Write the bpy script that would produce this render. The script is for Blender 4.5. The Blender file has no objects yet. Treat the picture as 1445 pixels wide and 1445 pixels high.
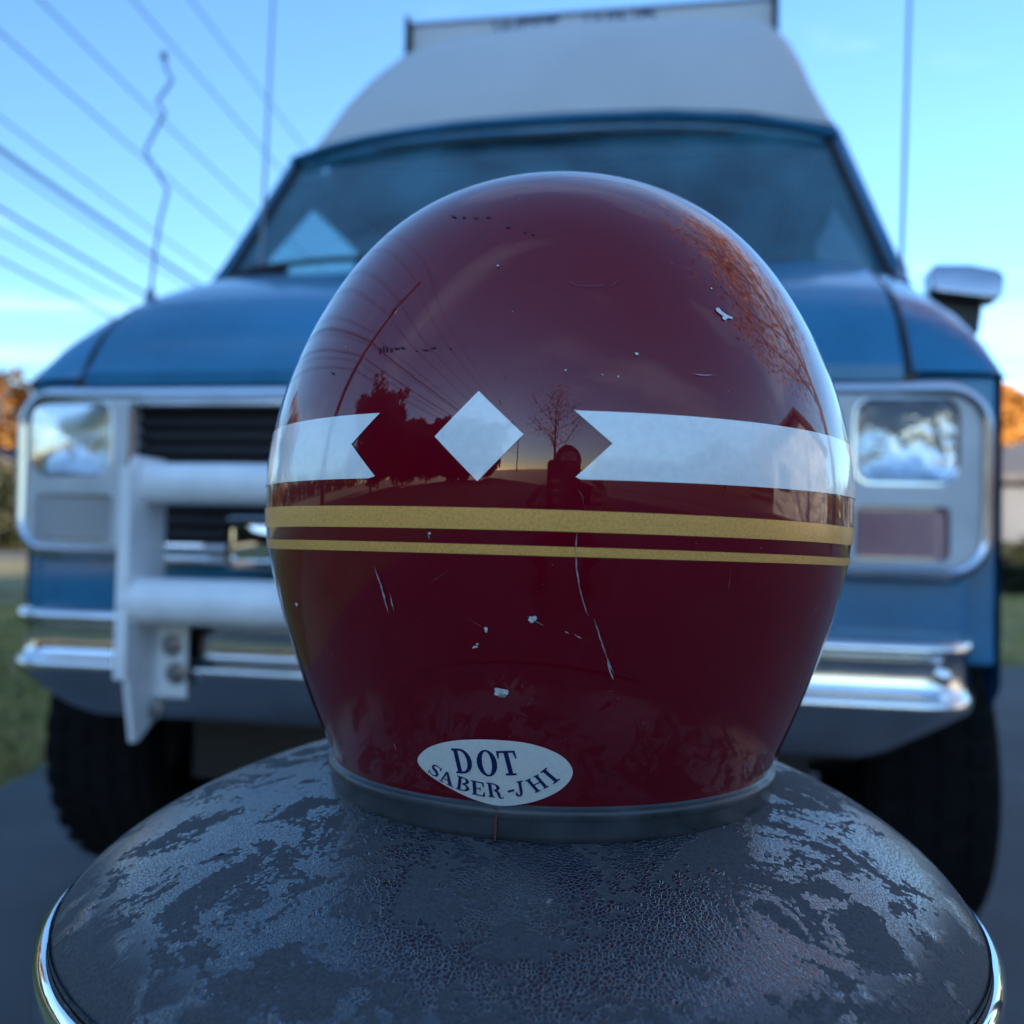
import bpy, bmesh, math, random, json
import numpy as np
from mathutils import Vector, Matrix
from mathutils.geometry import delaunay_2d_cdt
R = math.radians
scene = bpy.context.scene
col = scene.collection
random.seed(7)
rng = np.random.default_rng(7)

# ------------------------------------------------------------------ camera
cam_d = bpy.data.cameras.new("camera")
cam = bpy.data.objects.new("camera", cam_d)
col.objects.link(cam)
cam_d.sensor_width = 36.0
cam_d.lens = 36.0 * 1336.0 / 1445.0
cam_d.clip_start = 0.02
cam_d.clip_end = 900.0
cam_d.dof.use_dof = True
cam_d.dof.focus_distance = 0.303
cam_d.dof.aperture_fstop = 8.6
cam.matrix_world = (Matrix.Translation((0, 0, .88)) @ Matrix.Rotation(R(91.6), 4, 'X') @ Matrix.Rotation(R(1.25), 4, 'Z'))
scene.camera = cam

# ------------------------------------------------------------------ world and sun
SUN_AZ, SUN_EL = R(215.0), R(8.5)
world = bpy.data.worlds.new("World")
scene.world = world
world.use_nodes = True
wn = world.node_tree
wn.nodes.clear()
w_out = wn.nodes.new("ShaderNodeOutputWorld")
w_bg = wn.nodes.new("ShaderNodeBackground")
w_sky = wn.nodes.new("ShaderNodeTexSky")
w_sky.sky_type = 'NISHITA'
w_sky.sun_disc = False
w_sky.sun_elevation = SUN_EL
w_sky.sun_rotation = SUN_AZ
w_sky.air_density = 0.95
w_sky.dust_density = 0.15
w_sky.ozone_density = 3.6
w_bg.inputs["Strength"].default_value = 0.14
# thin cirrus: noise over the sky direction flattened onto a high plane
w_tc = wn.nodes.new("ShaderNodeTexCoord")
w_sep = wn.nodes.new("ShaderNodeSeparateXYZ")
w_add = wn.nodes.new("ShaderNodeMath"); w_add.operation = 'MAXIMUM'; w_add.inputs[1].default_value = 0.03
w_dx = wn.nodes.new("ShaderNodeMath"); w_dx.operation = 'DIVIDE'
w_dy = wn.nodes.new("ShaderNodeMath"); w_dy.operation = 'DIVIDE'
w_cmb = wn.nodes.new("ShaderNodeCombineXYZ")
w_map = wn.nodes.new("ShaderNodeMapping")
w_map.inputs["Location"].default_value = (9.58, 3.19, 6.61)
w_map.inputs["Rotation"].default_value = (0, 0, R(24))
w_map.inputs["Scale"].default_value = (0.34, 0.85, 1)
w_nz = wn.nodes.new("ShaderNodeTexNoise")
w_nz.inputs["Scale"].default_value = 1.0
w_nz.inputs["Detail"].default_value = 7.0
w_nz.inputs["Roughness"].default_value = 0.55
w_nz.inputs["Distortion"].default_value = 0.5
w_rmp = wn.nodes.new("ShaderNodeValToRGB")
w_rmp.color_ramp.elements[0].position = 0.525
w_rmp.color_ramp.elements[0].color = (0, 0, 0, 1)
w_rmp.color_ramp.elements[1].position = 0.78
w_rmp.color_ramp.elements[1].color = (.7, .7, .7, 1)
w_mix = wn.nodes.new("ShaderNodeMixRGB")
w_mix.inputs[2].default_value = (2.5, 3.1, 4.3, 1)
L = wn.links.new
L(w_tc.outputs["Generated"], w_sep.inputs[0])
L(w_sep.outputs["Z"], w_add.inputs[0])
L(w_sep.outputs["X"], w_dx.inputs[0]); L(w_add.outputs[0], w_dx.inputs[1])
L(w_sep.outputs["Y"], w_dy.inputs[0]); L(w_add.outputs[0], w_dy.inputs[1])
L(w_dx.outputs[0], w_cmb.inputs[0]); L(w_dy.outputs[0], w_cmb.inputs[1])
L(w_cmb.outputs[0], w_map.inputs[0]); L(w_map.outputs[0], w_nz.inputs["Vector"])
L(w_nz.outputs["Fac"], w_rmp.inputs[0]); L(w_rmp.outputs[0], w_mix.inputs[0])
L(w_sky.outputs[0], w_mix.inputs[1]); L(w_mix.outputs[0], w_bg.inputs["Color"])
L(w_bg.outputs[0], w_out.inputs[0])

sun_d = bpy.data.lights.new("sun", 'SUN')
sun_d.energy = 4.6
sun_d.angle = R(0.5)
sun_d.color = (1.0, .82, .62)
sun = bpy.data.objects.new("sun", sun_d)
col.objects.link(sun)
sdir = Vector((math.sin(SUN_AZ) * math.cos(SUN_EL), math.cos(SUN_AZ) * math.cos(SUN_EL), math.sin(SUN_EL)))
sun.rotation_euler = sdir.to_track_quat('Z', 'Y').to_euler()
sun.location = sdir * 60

scene.view_settings.view_transform = 'Standard'
scene.view_settings.look = 'None'
scene.view_settings.exposure = 1.92
scene.view_settings.gamma = 1.0
scene.view_settings.use_curve_mapping = False
scene.cycles.use_denoising = True
scene.cycles.max_bounces = 8
scene.cycles.transparent_max_bounces = 12
scene.cycles.caustics_reflective = False
scene.cycles.caustics_refractive = False

# ------------------------------------------------------------------ materials
def mat(name, base, rough=.5, metal=0., coat=0., coat_rough=.03, spec=.5, ior=1.5, coat_ior=1.5,
        vary=0., vscale=8., bump=0., bscale=200., bdist=.001, rvary=0., stretch=(1, 1, 1), base2=None):
    m = bpy.data.materials.new(name)
    m.use_nodes = True
    nt = m.node_tree
    b = nt.nodes["Principled BSDF"]
    b.inputs["Base Color"].default_value = (*base, 1)
    b.inputs["Roughness"].default_value = rough
    b.inputs["Metallic"].default_value = metal
    b.inputs["IOR"].default_value = ior
    b.inputs["Specular IOR Level"].default_value = spec
    b.inputs["Coat Weight"].default_value = coat
    b.inputs["Coat Roughness"].default_value = coat_rough
    b.inputs["Coat IOR"].default_value = coat_ior
    tc = nt.nodes.new("ShaderNodeTexCoord")
    mp = nt.nodes.new("ShaderNodeMapping"); mp.inputs["Scale"].default_value = stretch
    nt.links.new(tc.outputs["Object"], mp.inputs[0])
    if vary > 0 or rvary > 0:
        n = nt.nodes.new("ShaderNodeTexNoise")
        n.inputs["Scale"].default_value = vscale; n.inputs["Detail"].default_value = 6
        n.inputs["Roughness"].default_value = .6
        nt.links.new(mp.outputs[0], n.inputs["Vector"])
        if vary > 0:
            r = nt.nodes.new("ShaderNodeValToRGB")
            r.color_ramp.elements[0].position = .32; r.color_ramp.elements[1].position = .68
            c2 = base2 or tuple(c * (1 + vary) for c in base)
            r.color_ramp.elements[0].color = (*[c * (1 - vary) for c in base], 1) if not base2 else (*base, 1)
            r.color_ramp.elements[1].color = (*c2, 1)
            nt.links.new(n.outputs["Fac"], r.inputs[0]); nt.links.new(r.outputs[0], b.inputs["Base Color"])
        if rvary > 0:
            mr = nt.nodes.new("ShaderNodeMapRange")
            mr.inputs["From Min"].default_value = .3; mr.inputs["From Max"].default_value = .7
            mr.inputs["To Min"].default_value = max(rough - rvary, 0.01); mr.inputs["To Max"].default_value = rough + rvary
            nt.links.new(n.outputs["Fac"], mr.inputs[0]); nt.links.new(mr.outputs[0], b.inputs["Roughness"])
    if bump > 0:
        n2 = nt.nodes.new("ShaderNodeTexNoise")
        n2.inputs["Scale"].default_value = bscale; n2.inputs["Detail"].default_value = 3
        nt.links.new(mp.outputs[0], n2.inputs["Vector"])
        bp = nt.nodes.new("ShaderNodeBump")
        bp.inputs["Strength"].default_value = bump; bp.inputs["Distance"].default_value = bdist
        nt.links.new(n2.outputs["Fac"], bp.inputs["Height"])
        nt.links.new(bp.outputs[0], b.inputs["Normal"])
        if coat > 0: nt.links.new(bp.outputs[0], b.inputs["Coat Normal"])
    return m

M = {}
M['maroon'] = mat("maroon_paint", (.18, .0006, .010), .32, coat=1, coat_rough=.012, coat_ior=1.56, spec=.03, bump=.03, bscale=55, bdist=.0006, rvary=.06, vscale=9)
_nt = M['maroon'].node_tree; _b = _nt.nodes["Principled BSDF"]
_tc = _nt.nodes.new("ShaderNodeTexCoord")
_n1 = _nt.nodes.new("ShaderNodeTexNoise"); _n1.inputs["Scale"].default_value = 700; _n1.inputs["Detail"].default_value = 1
_r1 = _nt.nodes.new("ShaderNodeValToRGB"); _r1.color_ramp.elements[0].position = .79; _r1.color_ramp.elements[1].position = .84
_n2 = _nt.nodes.new("ShaderNodeTexNoise"); _n2.inputs["Scale"].default_value = 26; _n2.inputs["Detail"].default_value = 8; _n2.inputs["Roughness"].default_value = .65; _n2.inputs["Distortion"].default_value = 1.2
_r2 = _nt.nodes.new("ShaderNodeValToRGB"); _r2.color_ramp.elements[0].position = .55; _r2.color_ramp.elements[1].position = .85; _r2.color_ramp.elements[1].color = (.045, .045, .045, 1)
_ad = _nt.nodes.new("ShaderNodeMixRGB"); _ad.blend_type = 'ADD'; _ad.inputs[0].default_value = 1
_mx = _nt.nodes.new("ShaderNodeMixRGB"); _mx.inputs[1].default_value = (.18, .0006, .010, 1); _mx.inputs[2].default_value = (.30, .22, .20, 1)
for _n in (_n1, _n2): _nt.links.new(_tc.outputs["Object"], _n.inputs["Vector"])
_nt.links.new(_n1.outputs["Fac"], _r1.inputs[0]); _nt.links.new(_n2.outputs["Fac"], _r2.inputs[0])
_nt.links.new(_r1.outputs[0], _ad.inputs[1]); _nt.links.new(_r2.outputs[0], _ad.inputs[2])
_nt.links.new(_ad.outputs[0], _mx.inputs[0]); _nt.links.new(_mx.outputs[0], _b.inputs["Base Color"])
_mr = _nt.nodes.new("ShaderNodeMapRange"); _mr.inputs["From Min"].default_value = .4; _mr.inputs["From Max"].default_value = .75; _mr.inputs["To Min"].default_value = .008; _mr.inputs["To Max"].default_value = .035
_nt.links.new(_n2.outputs["Fac"], _mr.inputs[0]); _nt.links.new(_mr.outputs[0], _b.inputs["Coat Roughness"])
M['sticker'] = mat("white_sticker", (.94, .95, .94), .30, coat=1, coat_rough=.05, vary=.05, vscale=420, bump=.05, bscale=900, bdist=.0003)
M['gold'] = mat("gold_flake", (1.0, .50, .125), .34, metal=.15, coat=.5, coat_rough=.06, vary=.2, vscale=1300, bump=.15, bscale=1500, bdist=.0004)
M['label'] = mat("label_white", (.92, .94, .90), .42, vary=.05, vscale=600)
M['ink'] = mat("blue_ink", (.004, .018, .12), .45)
M['chip'] = mat("bare_chip", (.72, .76, .78), .6, vary=.25, vscale=500)
M['scr'] = mat("scratch_white", (.40, .36, .38), .6, vary=.5, vscale=420)
M['faint'] = mat("scratch_faint", (.17, .09, .12), .5, vary=.4, vscale=300)
M['dark'] = mat("dark_scuff", (.05, .012, .02), .6)
M['rub'] = mat("helmet_rubber", (.05, .058, .066), .38, vary=.35, vscale=60, rvary=.12, bump=.1, bscale=300, bdist=.0005)
M['rust'] = mat("rust_brown", (.13, .045, .03), .8, vary=.4, vscale=200)
M['foam'] = mat("black_lining", (.012, .012, .014), .9)
M['chrome'] = mat("chrome", (.80, .82, .84), .05, metal=1, rvary=.035, vscale=14)
M['chrome2'] = mat("bumper_chrome", (.86, .87, .88), .17, metal=1, rvary=.05, vscale=6, vary=.12)
M['blue'] = mat("van_blue", (.026, .195, .36), .30, spec=.2, coat=.8, coat_rough=.06, vary=.22, vscale=3.2, rvary=.1)
M['hoodblue'] = mat("hood_blue", (.032, .205, .37), .32, spec=.2, coat=.7, coat_rough=.08, vary=.18, vscale=2.4, rvary=.1)
M['roofw'] = mat("fibreglass_white", (.58, .58, .58), .45, vary=.05, vscale=2.5, bump=.05, bscale=120)
M['silver'] = mat("bezel_grey", (.60, .60, .61), .45, metal=.0, vary=.14, vscale=7)
M['black'] = mat("black_plastic", (.010, .010, .013), .5)
M['slat'] = mat("grille_black", (.022, .021, .026), .6, spec=.3)
M['guard'] = mat("guard_grey_paint", (.90, .91, .92), .42, vary=.10, vscale=9, coat=.2)
M['tyre'] = mat("tyre_rubber", (.006, .006, .007), .95, spec=.2, vary=.2, vscale=20, bump=.2, bscale=80, bdist=.003)
M['mould'] = mat("dull_moulding", (.58, .60, .64), .22, metal=1, rvary=.05, vscale=4)
M['reflector'] = mat("lamp_reflector", (.86, .87, .88), .20, metal=1, bump=.6, bscale=26, bdist=.02)
M['rim'] = mat("wheel_steel", (.35, .36, .38), .3, metal=1)
M['apron'] = mat("stool_apron", (.018, .022, .030), .6, bump=.2, bscale=200)
M['seatfab'] = mat("seat_fabric", (.05, .055, .065), .9)
M['cabin'] = mat("cabin_dark", (.020, .024, .03), .8)
M['curtain'] = mat("cabin_curtain", (.10, .13, .13), .9, vary=.3, vscale=3)
M['antenna'] = mat("antenna_steel", (.20, .23, .30), .4, metal=.7)
M['wire'] = mat("wire_black", (.012, .014, .02), .6)
M['wood'] = mat("pole_wood", (.10, .065, .042), .85, vary=.4, vscale=6, stretch=(6, 6, .5), bump=.4, bscale=30, bdist=.01)
M['bark'] = mat("bark", (.085, .062, .048), .9, vary=.4, vscale=5, stretch=(3, 3, .6), bump=.5, bscale=14, bdist=.03)
M['asphalt'] = mat("asphalt", (.085, .082, .085), .82, vary=.28, vscale=1.3, bump=.5, bscale=160, bdist=.004)
M['roadm'] = mat("road_asphalt", (.11, .11, .115), .85, vary=.2, vscale=1.0)
M['lawn'] = mat("lawn_soil", (.13, .15, .05), .95, vary=.5, vscale=1.1, base2=(.30, .23, .10))
M['grass'] = mat("grass_blade", (.17, .24, .06), .7, vary=.5, vscale=.9, base2=(.60, .44, .17))
M['ground'] = mat("ground_dry_grass", (.085, .090, .038), .95, vary=.4, vscale=.3)
M['leaflit'] = mat("fallen_leaf", (.22, .095, .03), .8, vary=.5, vscale=3, base2=(.34, .19, .07))
M['wallw'] = mat("siding_white_shaded", (.11, .125, .15), .7, vary=.06, vscale=2)  # white siding darkened: the shade on the house is put into its colour
M['walld'] = mat("siding_brown", (.16, .105, .08), .8, vary=.1, vscale=2)
M['shingle'] = mat("shingle", (.085, .085, .095), .9, vary=.3, vscale=3, bump=.4, bscale=12, bdist=.02)
M['winglass'] = mat("window_dark", (.015, .018, .022), .08, spec=.8)
M['amber'] = mat("bulb_red", (.40, .12, .10), .3)

def leafmat(name, c1, c2):
    m = mat(name, c1, .65, vary=.5, vscale=.8, base2=c2)
    nt = m.node_tree
    b = nt.nodes["Principled BSDF"]
    tr = nt.nodes.new("ShaderNodeBsdfTranslucent")
    mx = nt.nodes.new("ShaderNodeMixShader"); mx.inputs[0].default_value = .3
    src = b.inputs["Base Color"].links[0].from_socket
    nt.links.new(src, tr.inputs[0])
    nt.links.new(b.outputs[0], mx.inputs[1]); nt.links.new(tr.outputs[0], mx.inputs[2])
    nt.links.new(mx.outputs[0], nt.nodes["Material Output"].inputs[0])
    return m
M['l_dark'] = leafmat("leaf_dark_green", (.022, .036, .016), (.048, .050, .020))
M['l_olive'] = leafmat("leaf_olive", (.060, .060, .022), (.13, .085, .03))
M['l_orange'] = leafmat("leaf_orange", (.34, .13, .025), (.46, .24, .05))
M['l_rust'] = leafmat("leaf_rust", (.28, .10, .035), (.40, .19, .07))
M['l_shrub'] = leafmat("leaf_shrub", (.030, .040, .020), (.055, .060, .030))

def glass(name, tint, ior=1.5, rough=.0, fac=None):
    m = bpy.data.materials.new(name); m.use_nodes = True
    nt = m.node_tree; nt.nodes.clear()
    o = nt.nodes.new("ShaderNodeOutputMaterial")
    t = nt.nodes.new("ShaderNodeBsdfTransparent"); t.inputs[0].default_value = (*tint, 1)
    g = nt.nodes.new("ShaderNodeBsdfGlossy"); g.inputs["Roughness"].default_value = rough
    mx = nt.nodes.new("ShaderNodeMixShader")
    lw = nt.nodes.new("ShaderNodeFresnel"); lw.inputs["IOR"].default_value = ior
    nt.links.new(lw.outputs[0], mx.inputs[0])
    nt.links.new(t.outputs[0], mx.inputs[1]); nt.links.new(g.outputs[0], mx.inputs[2])
    nt.links.new(mx.outputs[0], o.inputs[0])
    return m
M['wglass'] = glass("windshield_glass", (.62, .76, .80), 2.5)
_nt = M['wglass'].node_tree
_d = _nt.nodes.new("ShaderNodeBsdfDiffuse"); _d.inputs[0].default_value = (.16, .50, .66, 1)  # dusty film on the glass, tinted teal to stand in for reflected sky
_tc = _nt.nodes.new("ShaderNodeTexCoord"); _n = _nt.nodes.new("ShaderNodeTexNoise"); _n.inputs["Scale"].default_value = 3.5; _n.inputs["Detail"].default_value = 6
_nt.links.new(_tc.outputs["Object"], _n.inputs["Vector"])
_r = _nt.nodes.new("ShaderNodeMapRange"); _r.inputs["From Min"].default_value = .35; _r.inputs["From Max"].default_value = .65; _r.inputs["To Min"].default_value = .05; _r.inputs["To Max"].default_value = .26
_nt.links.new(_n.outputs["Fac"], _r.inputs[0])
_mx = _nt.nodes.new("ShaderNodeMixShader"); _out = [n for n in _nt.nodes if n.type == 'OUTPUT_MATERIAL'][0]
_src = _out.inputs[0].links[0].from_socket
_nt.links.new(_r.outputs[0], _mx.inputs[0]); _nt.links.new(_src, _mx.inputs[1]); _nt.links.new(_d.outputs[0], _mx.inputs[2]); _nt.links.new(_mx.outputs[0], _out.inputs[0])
M['tglass'] = glass("tinted_side_glass", (.10, .13, .15), 1.5)
M['sglass'] = glass("side_glass", (.34, .52, .56), 1.5)
M['lens'] = glass("lamp_lens", (.88, .91, .92), 1.6, .06)
_nt = M['lens'].node_tree; _tc = _nt.nodes.new("ShaderNodeTexCoord"); _wv = _nt.nodes.new("ShaderNodeTexWave"); _wv.inputs["Scale"].default_value = 32; _wv.inputs["Distortion"].default_value = 1.
_bp = _nt.nodes.new("ShaderNodeBump"); _bp.inputs["Strength"].default_value = .5; _bp.inputs["Distance"].default_value = .004
_nt.links.new(_tc.outputs["Object"], _wv.inputs["Vector"]); _nt.links.new(_wv.outputs["Fac"], _bp.inputs["Height"])
for _n in _nt.nodes:
    if _n.type == 'BSDF_GLOSSY': _nt.links.new(_bp.outputs[0], _n.inputs["Normal"])
def ribbed(name, tint, scale):
    m = glass(name, tint, 1.5, .12)
    return m
M['tslens'] = glass("signal_lens", (.80, .76, .80), 1.5, .15)
_nt = M['tslens'].node_tree
_d = _nt.nodes.new("ShaderNodeBsdfDiffuse"); _d.inputs[0].default_value = (.94, .93, .93, 1)
_mx = _nt.nodes.new("ShaderNodeMixShader"); _mx.inputs[0].default_value = .52
_out = [n for n in _nt.nodes if n.type == 'OUTPUT_MATERIAL'][0]; _src = _out.inputs[0].links[0].from_socket
_nt.links.new(_src, _mx.inputs[1]); _nt.links.new(_d.outputs[0], _mx.inputs[2]); _nt.links.new(_mx.outputs[0], _out.inputs[0])

M['tspink'] = M['tslens'].copy()
for _n in M['tspink'].node_tree.nodes:
    if _n.type == 'BSDF_DIFFUSE': _n.inputs[0].default_value = (.95, .58, .60, 1)
# worn vinyl of the stool: grained skin flaked off a matte backing
def worn_vinyl():
    m = bpy.data.materials.new("worn_vinyl"); m.use_nodes = True
    nt = m.node_tree; b = nt.nodes["Principled BSDF"]; N = nt.nodes.new; K = nt.links.new
    tc = N("ShaderNodeTexCoord")
    mp = N("ShaderNodeMapping"); mp.inputs["Scale"].default_value = (1, 1.0, 1); mp.inputs["Location"].default_value = (.37, .21, .1); K(tc.outputs["Object"], mp.inputs[0])
    n1 = N("ShaderNodeTexNoise"); n1.inputs["Scale"].default_value = 30; n1.inputs["Detail"].default_value = 10; n1.inputs["Roughness"].default_value = .74; n1.inputs["Distortion"].default_value = .8
    K(mp.outputs[0], n1.inputs["Vector"])
    vc = N("ShaderNodeTexVoronoi"); vc.inputs["Scale"].default_value = 720; vc.feature = 'F1'
    K(mp.outputs[0], vc.inputs["Vector"])
    # flake edge follows the grain cells: sample the noise at the cell centre
    n1b = N("ShaderNodeTexNoise")
    for k in ("Scale", "Detail", "Roughness", "Distortion"): n1b.inputs[k].default_value = n1.inputs[k].default_value
    K(vc.outputs["Position"], n1b.inputs["Vector"])
    r1 = N("ShaderNodeValToRGB"); r1.color_ramp.elements[0].position = .515; r1.color_ramp.elements[1].position = .525
    K(n1b.outputs["Fac"], r1.inputs[0])                         # 0 = vinyl kept, 1 = backing bare
    # rim zone: the skin is worn away near the edge
    ve = N("ShaderNodeTexVoronoi"); ve.feature = 'DISTANCE_TO_EDGE'; ve.inputs["Scale"].default_value = 720
    K(mp.outputs[0], ve.inputs["Vector"])
    re = N("ShaderNodeValToRGB"); re.color_ramp.elements[0].position = .0; re.color_ramp.elements[1].position = .085
    K(ve.outputs["Distance"], re.inputs[0])
    sepx = N("ShaderNodeSeparateXYZ"); K(tc.outputs["Object"], sepx.inputs[0])
    ln = N("ShaderNodeVectorMath"); ln.operation = 'LENGTH'
    cx = N("ShaderNodeCombineXYZ"); K(sepx.outputs[0], cx.inputs[0]); K(sepx.outputs[1], cx.inputs[1]); K(cx.outputs[0], ln.inputs[0])
    edge = N("ShaderNodeMapRange"); edge.inputs["From Min"].default_value = .154; edge.inputs["From Max"].default_value = .168
    K(ln.outputs["Value"], edge.inputs[0])
    mxe = N("ShaderNodeMath"); mxe.operation = 'ADD'; mxe.use_clamp = True; K(r1.outputs[0], mxe.inputs[0])
    en = N("ShaderNodeMath"); en.operation = 'MULTIPLY'; K(edge.outputs[0], en.inputs[0])
    n4 = N("ShaderNodeTexNoise"); n4.inputs["Scale"].default_value = 60; n4.inputs["Detail"].default_value = 6; K(mp.outputs[0], n4.inputs["Vector"])
    r4 = N("ShaderNodeValToRGB"); r4.color_ramp.elements[0].position = .38; r4.color_ramp.elements[1].position = .5; K(n4.outputs["Fac"], r4.inputs[0])
    K(r4.outputs[0], en.inputs[1]); K(en.outputs[0], mxe.inputs[1])
    # colours
    cv = N("ShaderNodeMixRGB"); cv.inputs[1].default_value = (.018, .030, .052, 1); cv.inputs[2].default_value = (.008, .015, .032, 1)
    K(re.outputs[0], cv.inputs[0])
    n3 = N("ShaderNodeTexNoise"); n3.inputs["Scale"].default_value = 900; n3.inputs["Detail"].default_value = 4; K(mp.outputs[0], n3.inputs["Vector"])
    cb = N("ShaderNodeValToRGB"); cb.color_ramp.elements[0].color = (.048, .049, .055, 1); cb.color_ramp.elements[1].color = (.098, .098, .104, 1)
    cb.color_ramp.elements[0].position = .3; cb.color_ramp.elements[1].position = .75
    K(n3.outputs["Fac"], cb.inputs[0])
    mc = N("ShaderNodeMixRGB"); K(mxe.outputs[0], mc.inputs[0]); K(cv.outputs[0], mc.inputs[1]); K(cb.outputs[0], mc.inputs[2])
    # pale dust specks and black pits
    vs = N("ShaderNodeTexNoise"); vs.inputs["Scale"].default_value = 240; vs.inputs["Detail"].default_value = 2; K(mp.outputs[0], vs.inputs["Vector"])
    rs = N("ShaderNodeValToRGB"); rs.color_ramp.elements[0].position = .74; rs.color_ramp.elements[1].position = .78; K(vs.outputs["Fac"], rs.inputs[0])
    ms = N("ShaderNodeMixRGB"); ms.inputs[2].default_value = (.22, .22, .22, 1); K(rs.outputs[0], ms.inputs[0]); K(mc.outputs[0], ms.inputs[1])
    vp = N("ShaderNodeTexNoise"); vp.inputs["Scale"].default_value = 130; vp.inputs["Detail"].default_value = 2; K(mp.outputs[0], vp.inputs["Vector"])
    rp = N("ShaderNodeValToRGB"); rp.color_ramp.elements[0].position = .24; rp.color_ramp.elements[1].position = .28
    rp.color_ramp.elements[0].color = (1, 1, 1, 1); rp.color_ramp.elements[1].color = (0, 0, 0, 1); K(vp.outputs["Fac"], rp.inputs[0])
    mpit = N("ShaderNodeMixRGB"); mpit.inputs[2].default_value = (.004, .005, .006, 1); K(rp.outputs[0], mpit.inputs[0]); K(ms.outputs[0], mpit.inputs[1])
    K(mpit.outputs[0], b.inputs["Base Color"])
    rr = N("ShaderNodeMixRGB"); rr.inputs[1].default_value = (.27, .27, .27, 1); rr.inputs[2].default_value = (.80, .80, .80, 1); K(mxe.outputs[0], rr.inputs[0])
    K(rr.outputs[0], b.inputs["Roughness"])
    sp = N("ShaderNodeMixRGB"); sp.inputs[1].default_value = (1, 1, 1, 1); sp.inputs[2].default_value = (.25, .25, .25, 1); K(mxe.outputs[0], sp.inputs[0])
    K(sp.outputs[0], b.inputs["Specular IOR Level"])
    b.inputs["IOR"].default_value = 1.62
    ct = N("ShaderNodeMath"); ct.operation = 'SUBTRACT'; ct.inputs[0].default_value = .65; K(mxe.outputs[0], ct.inputs[1]); ct.use_clamp = True
    K(ct.outputs[0], b.inputs["Coat Weight"]); b.inputs["Coat Roughness"].default_value = .16; b.inputs["Coat IOR"].default_value = 1.5
    # relief
    inv = N("ShaderNodeMath"); inv.operation = 'SUBTRACT'; inv.inputs[0].default_value = 1; K(mxe.outputs[0], inv.inputs[1])
    gr = N("ShaderNodeMath"); gr.operation = 'MULTIPLY_ADD'; gr.inputs[1].default_value = .10; gr.inputs[2].default_value = .9; K(re.outputs[0], gr.inputs[0])
    h1 = N("ShaderNodeMath"); h1.operation = 'MULTIPLY'; K(gr.outputs[0], h1.inputs[0])
    iv2 = N("ShaderNodeMath"); iv2.operation = 'MULTIPLY'; iv2.inputs[1].default_value = 2.3; K(inv.outputs[0], iv2.inputs[0]); K(iv2.outputs[0], h1.inputs[1])
    h2 = N("ShaderNodeMath"); h2.operation = 'MULTIPLY_ADD'; h2.inputs[1].default_value = .22; K(n3.outputs["Fac"], h2.inputs[0]); K(h1.outputs[0], h2.inputs[2])
    bp = N("ShaderNodeBump"); bp.inputs["Strength"].default_value = .9; bp.inputs["Distance"].default_value = .0008
    K(h2.outputs[0], bp.inputs["Height"]); K(bp.outputs[0], b.inputs["Normal"]); K(bp.outputs[0], b.inputs["Coat Normal"])
    return m
M['vinyl'] = worn_vinyl()
# stool chrome band, front coloured dark and dull to hide its helmet reflection
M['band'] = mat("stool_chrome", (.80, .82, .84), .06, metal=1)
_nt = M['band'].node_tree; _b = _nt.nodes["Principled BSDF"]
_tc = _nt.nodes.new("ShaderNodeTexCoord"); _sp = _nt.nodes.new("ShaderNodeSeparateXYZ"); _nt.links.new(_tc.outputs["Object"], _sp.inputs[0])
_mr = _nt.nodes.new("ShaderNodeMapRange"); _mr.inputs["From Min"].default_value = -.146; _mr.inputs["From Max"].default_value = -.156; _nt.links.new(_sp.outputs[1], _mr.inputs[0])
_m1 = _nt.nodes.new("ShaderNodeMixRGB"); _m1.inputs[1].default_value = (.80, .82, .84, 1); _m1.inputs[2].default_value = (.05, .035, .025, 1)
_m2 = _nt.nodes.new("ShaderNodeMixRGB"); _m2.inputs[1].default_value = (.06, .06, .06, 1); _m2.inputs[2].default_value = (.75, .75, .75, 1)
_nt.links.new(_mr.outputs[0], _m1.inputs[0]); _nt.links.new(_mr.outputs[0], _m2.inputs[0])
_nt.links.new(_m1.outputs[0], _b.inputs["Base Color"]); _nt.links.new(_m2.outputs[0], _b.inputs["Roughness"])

# ------------------------------------------------------------------ object helpers
def link(name, me, m, parent=None, label=None):
    o = bpy.data.objects.new(name, me)
    col.objects.link(o)
    if parent is not None: o.parent = parent
    if m is not None and not me.materials: me.materials.append(m)
    if label: o['label'] = label
    return o
def mesh(name, verts, faces, m, parent=None, smooth=False, label=None):
    me = bpy.data.meshes.new(name)
    me.from_pydata([tuple(map(float, v)) for v in verts], [], faces)
    me.update()
    if smooth: me.polygons.foreach_set("use_smooth", [True] * len(me.polygons))
    return link(name, me, m, parent, label)
def thing(name, label, cat, loc=(0, 0, 0), rz=0., group=None):
    o = bpy.data.objects.new(name, None); col.objects.link(o)
    o.empty_display_size = .1
    o.location = loc; o.rotation_euler = (0, 0, rz)
    o['label'] = label; o['category'] = cat
    if group: o['group'] = group
    return o
def tag(o, label, cat, group=None):
    o['label'] = label; o['category'] = cat
    if group: o['group'] = group
    return o
def kind(o, k): o['kind'] = k; return o

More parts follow.
